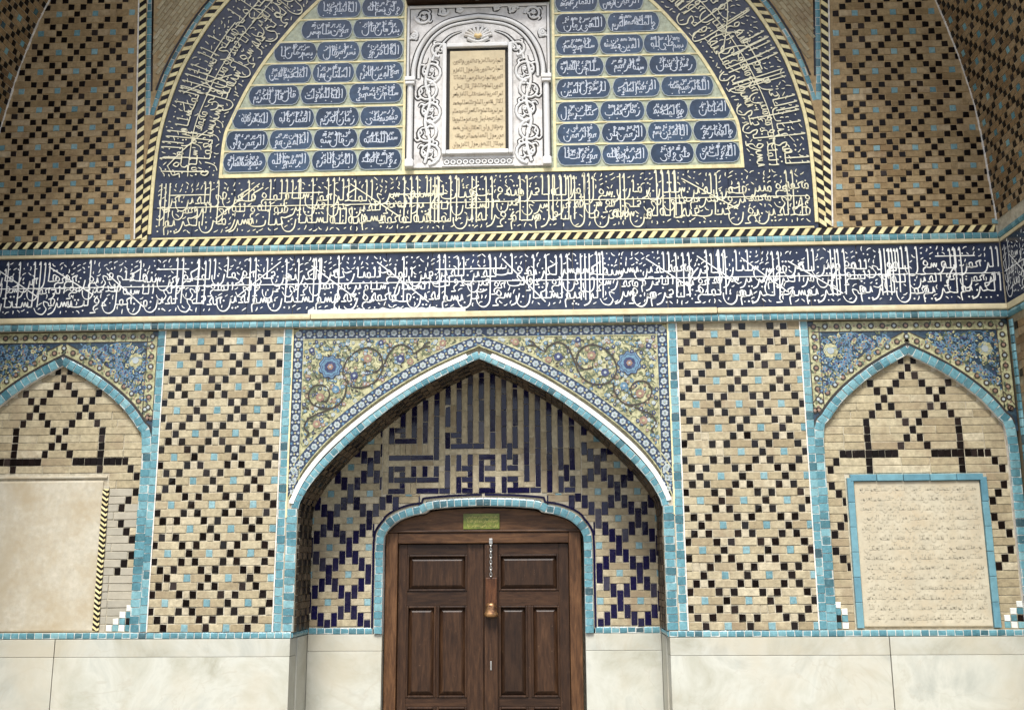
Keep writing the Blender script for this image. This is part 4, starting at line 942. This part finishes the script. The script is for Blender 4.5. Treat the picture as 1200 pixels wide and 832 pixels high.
# plate over the door
pl = thing('door_plate', 'small green and gold plate with writing above the wooden door', 'plate', (-.02, DY-.03, 1.92))
pf = slab('plate_face', pl, -.172, .130, DY-.03, DY-.016, 1.922, 2.05, 'plate', .004)
fl = Flat(['plate_ink'], y=DY-.030); rr = random.Random(3)
for r in range(3): write(fl, -.155, .115, 1.945+r*.035, .011, 1.8, .0035, 0, rr)
fl.build('lettering', pf)
# chain and brass lock
chn = thing('lock_chain', 'steel chain with worn brass padlock cover hanging on the door joint', 'chain', (.058, DY-.04, 1.22))
slab('hasp', chn, .044, .072, DY-.05, DY-.031, 1.80, 1.845, 'steel', .004)
def torus_link(z, turn, r=.014, tr=.0042):
    bm = bmesh.new(); n, k = 12, 6; vs = []
    for i in range(n):
        a = 2*PI*i/n; row = []
        for j in range(k):
            b = 2*PI*j/k; rad = r+tr*math.cos(b); row.append(bm.verts.new((rad*math.cos(a)*.62, tr*math.sin(b), rad*math.sin(a)*1.25)))
        vs.append(row)
    for i in range(n):
        for j in range(k): bm.faces.new((vs[i][j], vs[(i+1) % n][j], vs[(i+1) % n][(j+1) % k], vs[i][(j+1) % k]))
    me = bpy.data.meshes.new('link'); bm.to_mesh(me); bm.free(); me.materials.append(MATS['steel'])
    for p in me.polygons: p.use_smooth = True
    o = mesh_obj('link', me, chn, (.058, DY-.044, z)); o.rotation_euler = (0, 0, turn)
for i in range(11): torus_link(1.80-i*.0245, (i % 2)*PI/2)
slab('back_plate', chn, .012, .108, DY-.034, DY-.0165, 1.225, 1.53, 'worn_wood', .008)
bm = bmesh.new(); prof = [(0, .125), (.030, .122), (.044, .10), (.046, .05), (.056, .042), (.058, .014), (0, .010)]
for i in range(len(prof)-1):
    for k in range(12):
        q = []
        for (r, z), a in ((prof[i], k), (prof[i], k+1), (prof[i+1], k+1), (prof[i+1], k)):
            q.append(bm.verts.new((r*math.cos(2*PI*a/12), r*.6*math.sin(2*PI*a/12), z)))
        try: bm.faces.new(q)
        except ValueError: pass
bmesh.ops.remove_doubles(bm, verts=bm.verts[:], dist=1e-5); me = bpy.data.meshes.new('brass_cover'); bm.to_mesh(me); bm.free(); me.materials.append(MATS['brass'])
for p in me.polygons: p.use_smooth = True
mesh_obj('brass_cover', me, chn, (.06, DY-.055, 1.205))

# ------------------------------------------------------------------ inscription frieze across the wall
fz = thing('inscription_frieze', 'long navy tile frieze of dense white script running across the wall', 'frieze', (0, 0, Z_TQ0))
slab('mortar_bed', fz, -HX, HX, .01, .9, Z_CR0+.002, Z_CH1, 'mortar', 0)
slab('cream_ledge', fz, -HX+.021, -1.36, -.05, .02, Z_CR0+.003, Z_FR0-.006, 'cream', .012)
slab('cream_ledge', fz, -1.357, 1.9, -.051, .02, Z_CR0+.004, Z_FR0-.004, 'cream', .006)
slab('cream_ledge', fz, 1.903, HX-.021, -.05, .02, Z_CR0+.003, Z_FR0-.006, 'cream', .012)
slab('yellow_ledge', fz, -HX+.017, HX-.017, -.018, .02, Z_FR1+.002, Z_TQ1-.002, 'cream', .004)
tile_run('border_tile', fz, [(-HX+.02, (Z_TQ0+Z_CR0)/2), (HX-.02, (Z_TQ0+Z_CR0)/2)], .057, .058, 'turq', -.03, .034)
slab('ledge_core', fz, -HX+.02, HX-.02, -.029, .04, Z_TQ0+.003, Z_CR0, 'mortar', 0)
tile_run('cornice_tile', fz, [(-HX+.02, (Z_TQ1+Z_CH0)/2), (HX-.02, (Z_TQ1+Z_CH0)/2)], .055, .066, 'turq', .0, .036)
slab('cornice_core', fz, -HX+.02, HX-.02, .003, .03, Z_TQ1, Z_CH0-.002, 'mortar', 0)
chevron('chevron_border', fz, [(-HX+.03, (Z_CH0+Z_CH1)/2), (HX-.03, (Z_CH0+Z_CH1)/2)], .056, .088, .0, 1)
NT = 22; tw = 2*(HX-.012)/NT; mid_z = (Z_FR0+Z_FR1)/2
for i in range(NT):
    for a, b in ((Z_FR0, mid_z), (mid_z, Z_FR1)):
        piece('frieze_tile', fz, -HX+.012+tw*(i+.5), (a+b)/2, tw, b-a, 'navy', .0, d=.02, tilt=.0035, gap=.0025, proud=.0004, jit=.0)
fl = Flat(['ink_white'], y=-.003); monumental(fl, -HX+.03, HX-.03, Z_FR0+.012, Z_FR1-Z_FR0-.024, 0, random.Random(11))
fl.build('lettering', fz)
rr = random.Random(8); up_e = [(-1.39+1.28*i/40, Z_FR0+.03+.02*rr.random()*(1 if i % 3 else .3)) for i in range(41)]
prism('plaster_repair', fz, [(-1.39, Z_FR0+.002), (-.11, Z_FR0+.002)]+up_e[::-1], -.009, .004, 'fillet')

# ------------------------------------------------------------------ lunette
LOUT = spline([(2.757, Z_CH1), (2.757, 4.74), (2.735, 5.165), (2.677, 5.48), (2.574, 5.82), (2.415, 6.15), (2.25, 6.40), (1.9, 6.83), (1.4, 7.28), (.75, 7.72), (0, 8.08)], 6)
LIN = spline([(2.172, 4.83), (2.155, 5.17), (2.10, 5.34), (1.975, 5.63), (1.815, 5.91), (1.60, 6.20), (1.44, 6.38), (1.1, 6.72), (.6, 7.1), (0, 7.42)], 6)
ln = thing('inscribed_lunette', 'large arched lunette of navy tile with yellow script and blue text cartouches', 'lunette', (0, 0, Z_CH1))
prism('tile_field', ln, full(LOUT), .006, .3, 'navy_d')
ip = prism('cartouche_field', ln, full(LIN), .002, .02, 'panel_ground')
# lower band tiles
NT = 16; tw = 2*2.73/NT
for i in range(NT):
    for a, b in ((Z_CH1+.018, 4.55), (4.55, 4.812)):
        piece('band_tile', ln, -2.73+tw*(i+.5), (a+b)/2, tw, b-a, 'navy_d', .001, d=.02, tilt=.003, gap=.0025, proud=.0004, jit=0)
fl = Flat(['ink_yellow'], y=-.0035); rr = random.Random(23)
monumental(fl, -2.70, 2.70, Z_CH1+.025, .50, 0, rr, pen=.0108)
# curved arms of the band: u runs along the arch, v across it
cl = resample([p for p in LOUT if p[1] > 4.80], .02); cn = offset(cl, 1.); CW = [min(math.dist(p, q) for q in LIN) for p in cl]
for s in (-1, 1):
    def tf(u, v, s=s):
        i = max(0, min(len(cl)-2, int(u/.02))); k = u/.02-i
        x = cl[i][0]+(cl[i+1][0]-cl[i][0])*k; z = cl[i][1]+(cl[i+1][1]-cl[i][1])*k
        nx = cn[i][0]-cl[i][0]; nz = cn[i][1]-cl[i][1]; v *= CW[i]/.625
        return s*(x+nx*v), z+nz*v
    if s < 0: monumental(fl, .02, 2.4, .04, .545, 0, rr, tf=lambda u, v, t=tf: t(u, (.622-v)*1.05), pen=.0108)
    else: monumental(fl, .02, 2.4, .04, .545, 0, rr, tf=lambda u, v, t=tf: t(2.42-u, (.622-v)*1.05), pen=.0108)
fl.build('lettering', ln)
for s in (-1, 1):
    band('yellow_line', ln, [(s*(x-.014), z) for x, z in LOUT if z > Z_CH1], .028, -.006, .02, 'yellow')
    band('yellow_line', ln, [(s*x, z) for x, z in LIN], .026, -.007, .02, 'yellow')
band('yellow_line', ln, [(-2.185, 4.828), (2.185, 4.828)], .03, -.0075, .02, 'yellow')
band('yellow_line', ln, [(-2.72, Z_CH1+.008), (2.72, Z_CH1+.008)], .014, -.0055, .02, 'yellow')
# cartouches
RZ = [4.951, 5.143, 5.337, 5.549, 5.744, 5.943, 6.148, 6.347]
CT = {0: [(.657, 1.009), (1.027, 1.399), (1.425, 1.774), (1.795, 2.15)], 1: [(.657, 1.005), (1.027, 1.39), (1.41, 1.765), (1.785, 2.135)], 2: [(.657, 1.0), (1.02, 1.38), (1.40, 1.74), (1.76, 2.09)],
      3: [(.657, 1.10), (1.13, 1.515), (1.535, 1.96)], 4: [(.657, 1.05), (1.07, 1.42), (1.44, 1.83)], 5: [(.657, 1.01), (1.03, 1.39), (1.40, 1.76)], 6: [(.657, 1.08), (1.10, 1.53)], 7: [(.657, 1.01), (1.03, 1.40)]}
def cart_poly(x0, x1, zc, h):
    b = h*.33; k = h/2; x0 -= .006; x1 += .006
    half = [(x0+b, k), (x0+b*.45, k*.84), (x0+b*.12, k*.42), (x0, 0), (x0+b*.12, -k*.42), (x0+b*.45, -k*.84), (x0+b, -k)]
    oth = [(x0+x1-x, z) for x, z in half[::-1]]
    return [(x, zc+z) for x, z in half+oth]
rr = random.Random(77)
for r, zc in enumerate(RZ):
    h = .177
    for s in (-1, 1):
        for a, b in CT[r]:
            x0, x1 = sorted((s*a, s*b)); c = bpy.data.objects
            po = cart_poly(x0, x1, zc, h)
            me_ = prism('cartouche', ln, po, -.0045, .01, 'cart')
            f2 = Flat(['ink_pale', 'flo_white'], y=-.0046); write(f2, x0+.03, x1-.03, zc-.03, .043, 2.1, .0082, 0, rr, wob=.012, gapw=-.35)
            write(f2, x0+.05, x1-.06, zc+.034, .028, 1.2, .007, 0, rr, wob=.008, gapw=.3, words=SHORT)
            for k in range(8): f2.disc(rr.uniform(x0+.05, x1-.05), zc+rr.uniform(-.07, .07), .006, 0, 0, 4)
            f2.ribbon(po+po[:1], .006, 1, .001)
            f2.build('lettering', me_)
        xl = arch_x(LIN, zc+.1)
        if r < 7: band('yellow_line', ln, [(s*.645, zc+.0985), (s*(arch_x(LIN, zc+.1)-.01), zc+.0985)], .013, -.0062, .01, 'yellow')
for s in (-1, 1): band('yellow_line', ln, [(s*.632, 4.84), (s*.632, 6.60)], .022, -.0072, .02, 'yellow')
# herringbone borders and the turquoise lines outside the lunette
chevron('chevron_border', ln, [(-x, z) for x, z in offset(LOUT, -.033)], .056, .088, -.002, -1)
chevron('chevron_border', ln, [(x, z) for x, z in offset(LOUT, -.033)], .056, .088, -.002, 1)

# ------------------------------------------------------------------ marble tablet in the lunette
mt = thing('marble_tablet', 'carved white marble tablet with arch, columns and framed text panel', 'marble tablet', (-.01, 0, 4.86))
MY = -.02; MZ0, MZ1 = 4.862, 6.345; ML, MR = -.615, .60; MC = (ML+MR)/2
slab('marble_ground', mt, ML, MR, MY, .03, MZ0, MZ1, 'marble_ground', .004)
def relief(name, pts, r, y, mat='marble', rise=.9, taper=False):
    v = []; f = []; n = len(pts); k = 5
    for i, p in enumerate(pts):
        a = pts[max(i-1, 0)]; c = pts[min(i+1, n-1)]; tx, tz = c[0]-a[0], c[1]-a[1]; l = math.hypot(tx, tz) or 1; nx, nz = -tz/l, tx/l
        rr_ = r*(1-.75*(i/n) if taper else 1)
        for j in range(k+1):
            t = PI*j/k; v.append((p[0]+nx*rr_*math.cos(t), y-rise*rr_*math.sin(t), p[1]+nz*rr_*math.cos(t)))
    for i in range(n-1):
        for j in range(k): f.append((i*(k+1)+j, i*(k+1)+j+1, (i+1)*(k+1)+j+1, (i+1)*(k+1)+j))
    return v, f
OUTLINE = Flat(['groove'], y=MY)  # flat dark ribbons that outline the marble relief
class Relief:
    def __init__(s): s.v = []; s.f = []
    def add(s, pts, r, y=MY, rise=.9, taper=False):
        if y == MY and r > .0075: OUTLINE.ribbon(pts, r*2.9, 0, 0, taper=taper)
        v, f = relief('', pts, r, y, rise=rise, taper=taper); b = len(s.v); s.v += v; s.f += [tuple(b+i for i in q) for q in f]
    def build(s, name, parent, mat='marble'):
        me = bpy.data.meshes.new(name); p = WPOS[parent.name]; me.from_pydata([(a-p.x, b-p.y, c-p.z) for a, b, c in s.v], [], s.f); me.materials.append(MATS[mat])
        for q in me.polygons: q.use_smooth = True
        return mesh_obj(name, me, parent, p)
# columns with base and capital
for s, x in ((-1, ML+.033), (1, MR-.033)):
    cxx = x; q = Relief(); q.add([(cxx, MZ0+.07), (cxx, 5.60)], .026, MY); q.build('column', mt)
    slab('column_base', mt, cxx-.036, cxx+.036, MY-.035, MY+.01, MZ0+.002, MZ0+.068, 'marble', .008)
    slab('column_capital', mt, cxx-.04, cxx+.04, MY-.04, MY+.01, 5.602, 5.625, 'marble', .006); slab('column_capital', mt, cxx-.045, cxx+.045, MY-.043, MY+.01, 5.632, 5.668, 'marble', .006)
AR = spline([(.55, 5.66), (.545, 5.78), (.50, 5.94), (.40, 6.09), (.24, 6.19), (0, 6.232)], 5)
for wd, r in ((0, .02), (.045, .013)):
    q = Relief(); P = offset(AR, wd); P[-1] = (0, P[-1][1]); q.add([(MC+x, z) for x, z in P]+[(MC-x, z) for x, z in P[::-1][1:]], r); q.build('arch_moulding', mt)
for s in (-1, 1):
    q = Relief(); q.add([(MC+s*.598, 5.67), (MC+s*.598, MZ1-.02)], .012); q.build('edge_moulding', mt)
q = Relief(); q.add([(ML+.02, MZ1-.018), (MR-.02, MZ1-.018)], .014); q.build('edge_moulding', mt)
# acanthus scrolls
def scroll(q, cx, cz, r, a0, turns, dirn, rad=.0155):
    P = []
    n = int(turns*14)
    for i in range(n+1):
        t = i/n; rr_ = r*(1-.78*t); a = a0+dirn*turns*2*PI*t; P.append((cx+rr_*math.cos(a), cz+rr_*math.sin(a)))
    q.add(P, rad, taper=True); 
    for i in range(2, n-2, 3):
        a = a0+dirn*turns*2*PI*i/n; p = P[i]; L = r*.62
        sgn = 1 if (i//3) % 3 else -1
        q.add(spline([p, (p[0]+sgn*L*.5*math.cos(a+.5*dirn), p[1]+sgn*L*.5*math.sin(a+.5*dirn)), (p[0]+sgn*L*.8*math.cos(a+1.2*dirn), p[1]+sgn*L*.8*math.sin(a+1.2*dirn))], 3), rad*.85, taper=True)
    q.add([(P[-1][0]+.014*math.cos(t), P[-1][1]+.014*math.sin(t)) for t in (0, 1.2, 2.4, 3.6, 4.8, 6)], .012)
for s in (-1, 1):
    q = Relief(); X = MC+s*.425
    zc = [4.99, 5.17, 5.36, 5.545, 5.72]
    for i, z in enumerate(zc): scroll(q, X+s*(.015 if i % 2 else -.015), z, .106, (PI/2 if i % 2 else -PI/2), 1.35, (1 if i % 2 else -1)*s)
    q.add(spline([(X+s*.02*(-1)**i, z) for i, z in enumerate([4.9]+[(a+b)/2 for a, b in zip(zc, zc[1:])]+[5.85])], 6), .014)
    scroll(q, MC+s*.33, 5.93, .075, -PI/2, 1.2, s); q.add(spline([(MC+s*.39, 5.82), (MC+s*.36, 5.9), (MC+s*.25, 6.04), (MC+s*.14, 6.09)], 5), .014, taper=True)
    q.build('acanthus_scroll', mt)
    q = Relief(); scroll(q, MC+s*.47, 6.24, .075, PI, 1.3, -s); scroll(q, MC+s*.30, 6.285, .045, 0, 1.1, s); scroll(q, MC+s*.555, 6.06, .042, PI/2, 1.1, s); scroll(q, MC+s*.16, 6.30, .03, 0, 1.1, s)
    q.build('spandrel_scroll', mt)
q = Relief()
for i in range(11):
    x = MC-.26+i*.052; q.add([(x+.018*math.cos(t), 4.905+.018*math.sin(t)) for t in (0, .8, 1.6, 2.4, 3.2, 4, 4.8, 5.6, 6.3)], .008)
q.add([(MC-.3, 4.94), (MC+.3, 4.94)], .007); q.add([(MC-.3, 4.873), (MC+.3, 4.873)], .007); q.build('foot_border', mt)
# palmette crest
q = Relief()
for i in range(9):
    a = PI*(i+.5)/9; q.add([(MC+.02*math.cos(a), 6.02+.015*math.sin(a)), (MC+.07*math.cos(a), 6.03+.055*math.sin(a)), (MC+.12*math.cos(a), 6.04+.085*math.sin(a))], .014, rise=1.4)
q.add([(MC-.09, 6.02), (MC-.04, 5.995), (MC, 5.985), (MC+.04, 5.995), (MC+.09, 6.02)], .016, rise=1.4); q.build('crest', mt)
q = Relief(); q.add([(MC-.03, 6.045), (MC, 6.035), (MC+.03, 6.045)], .02, y=MY-.012); q.build('crest_boss', mt, 'gold')
OUTLINE.build('carved_outline', mt)
# inner frame, groove and text panel
FX0, FX1, FZ0, FZ1 = MC-.30, MC+.29, 4.968, 5.966
for a in ((FX0, FX0+.034, FZ0, FZ1), (FX1-.034, FX1, FZ0, FZ1), (FX0+.035, FX1-.035, FZ1-.034, FZ1), (FX0+.035, FX1-.035, FZ0, FZ0+.034)): slab('panel_frame', mt, a[0], a[1], MY-.035, MY+.01, a[2], a[3], 'marble', .006)
slab('panel_groove', mt, FX0+.034, FX1-.034, MY-.001, MY+.02, FZ0+.034, FZ1-.034, 'groove', 0)
tp = slab('text_panel', mt, FX0+.062, FX1-.060, MY-.018, MY+.01, FZ0+.036, FZ1-.066, 'sand_panel', .005)
fl = Flat(['sand_ink'], y=MY-.0185); rr = random.Random(61)
for r in range(11): write(fl, FX0+.085, FX1-.08, FZ0+.075+r*.075, .022, 1.5, .0068, 0, rr, wob=.003, gapw=-.1)
fl.build('lettering', tp)
# timber above the tablet with an iron lamp hook
hb = thing('timber_beam', 'dark timber beam with iron lamp hook above the marble tablet', 'beam', (MC, -.05, 6.36))
slab('beam', hb, ML-.01, MR+.01, -.16, .01, 6.358, 6.52, 'wood_h', .012)
q = Relief(); q.add(spline([(MC-.02, 6.38), (MC-.02, 6.33), (MC, 6.30), (MC+.025, 6.315), (MC+.02, 6.34)], 5), .012, y=-.165, rise=1.); q.build('hook', hb, 'iron')

# ------------------------------------------------------------------ brick panels beside the lunette
def upper(sx, xT, label):
    t = thing('brick_haunch', label, 'brick wall', (sx*3.4, 0, Z_CH1), 'patterned brick panels beside the lunette')
    poly = [(x, z) for x, z in VAULT if z > Z_CH1]
    lo = [(x+.07, z) for x, z in LOUT]
    prism('mortar_bed', t, [(sx*x, z) for x, z in [(4.19, Z_CH1+.001)]+poly+[(0, 8.3)]+[(x, z) for x, z in lo[::-1]]], .0055, .9, 'gold_mortar')
    X0 = lambda z: 2.872+.105*(z-4.3)/2
    sc = lambda z: 1+.036*(z-4.3)/2
    rz = []; z = 4.287
    while z < 6.75:
        h = .0525+.0088*(z-4.3)/1.9; rz.append((z+h/2, h)); z += h
    ins = lambda cx, cz, hw, hh: abs(cx)-hw > X0(cz)-.012 and abs(cx)+hw < arch_x(VAULT, cz)+.02
    lattice(t, *sorted((sx*2.86, sx*4.19)), Z_CH1, len(rz), xT, .309, lambda k: rz[k], 0., ins, sc, ('gold_brick', 'gold_brick', 'black_matt'))
    pr = [(sx*X0(z), z) for z in (Z_CH1+.01, 5.0, 6.0, 6.75)]
    band('mortar_line', t, [(x-sx*.005, z) for x, z in pr], .012, -.006, .012, 'mortar_white')
    chevron('chevron_border', t, [(x-sx*.042, z) for x, z in pr], .056, .088, -.002, sx)
    band('plaster_edge', t, [(sx*(x-.006+R_.uniform(-.004, .004)), z) for x, z in VAULT if 4.3 < z < 6.9], .016, -.008, .012, 'mortar_white')
    # small diagonal-brick spandrel between its turquoise lines
    Q = [p for p in offset(LOUT, -.1) if 5.35 < p[1] < 6.8]
    tile_run('turquoise_slip', t, [(sx*x, z) for x, z in Q], .04, .075, 'turq', .006, .012)
    V_ = [(sx*(X0(z)-.098), z) for z in (5.40, 6.0, 6.75)]
    tile_run('turquoise_slip', t, V_, .044, .075, 'turq', .006, .012)
    band('dark_line', t, [(sx*(X0(z)-.128), z) for z in (5.62, 6.1, 6.75)], .014, -.002, .02, 'black')
    band('dark_line', t, [(sx*x, z) for x, z in offset(LOUT, -.13) if 5.58 < z < 6.8], .014, -.002, .02, 'black')
    d = LOUT
    for i in range(-4, 20):
        for j in range(-4, 34):
            # bricks laid along the slope of the arch
            a = math.radians(57); uu = -.5+i*.13+(j % 2)*.06; vv = j*.036
            x = 2.80-vv*math.sin(a)*1.0-uu*math.cos(a)*0+0; 
            bx_ = 2.86-.036*j*math.sin(a)-.125*(i-6+.5*(j % 2))*math.cos(a); bz_ = 6.05-.036*j*math.cos(a)+.125*(i-6+.5*(j % 2))*math.sin(a)
            if bz_ < 5.62 or bz_ > 6.85: continue
            if bx_ > X0(bz_)-.155 or bx_ < arch_x(LOUT, bz_)+.175 if bz_ < 8 else True: continue
            piece('diagonal_brick', t, sx*bx_, bz_, .122, .035, 'buff', -.001, gap=.004, rot=sx*a)
upper(-1, -3.55, 'glazed diamond-patterned brick panel above the plaster-panel niche beside the lunette')
upper(1, 3.235, 'glazed diamond-patterned brick panel above the turquoise-framed tablet niche beside the lunette')
bpy.context.view_layer.update()
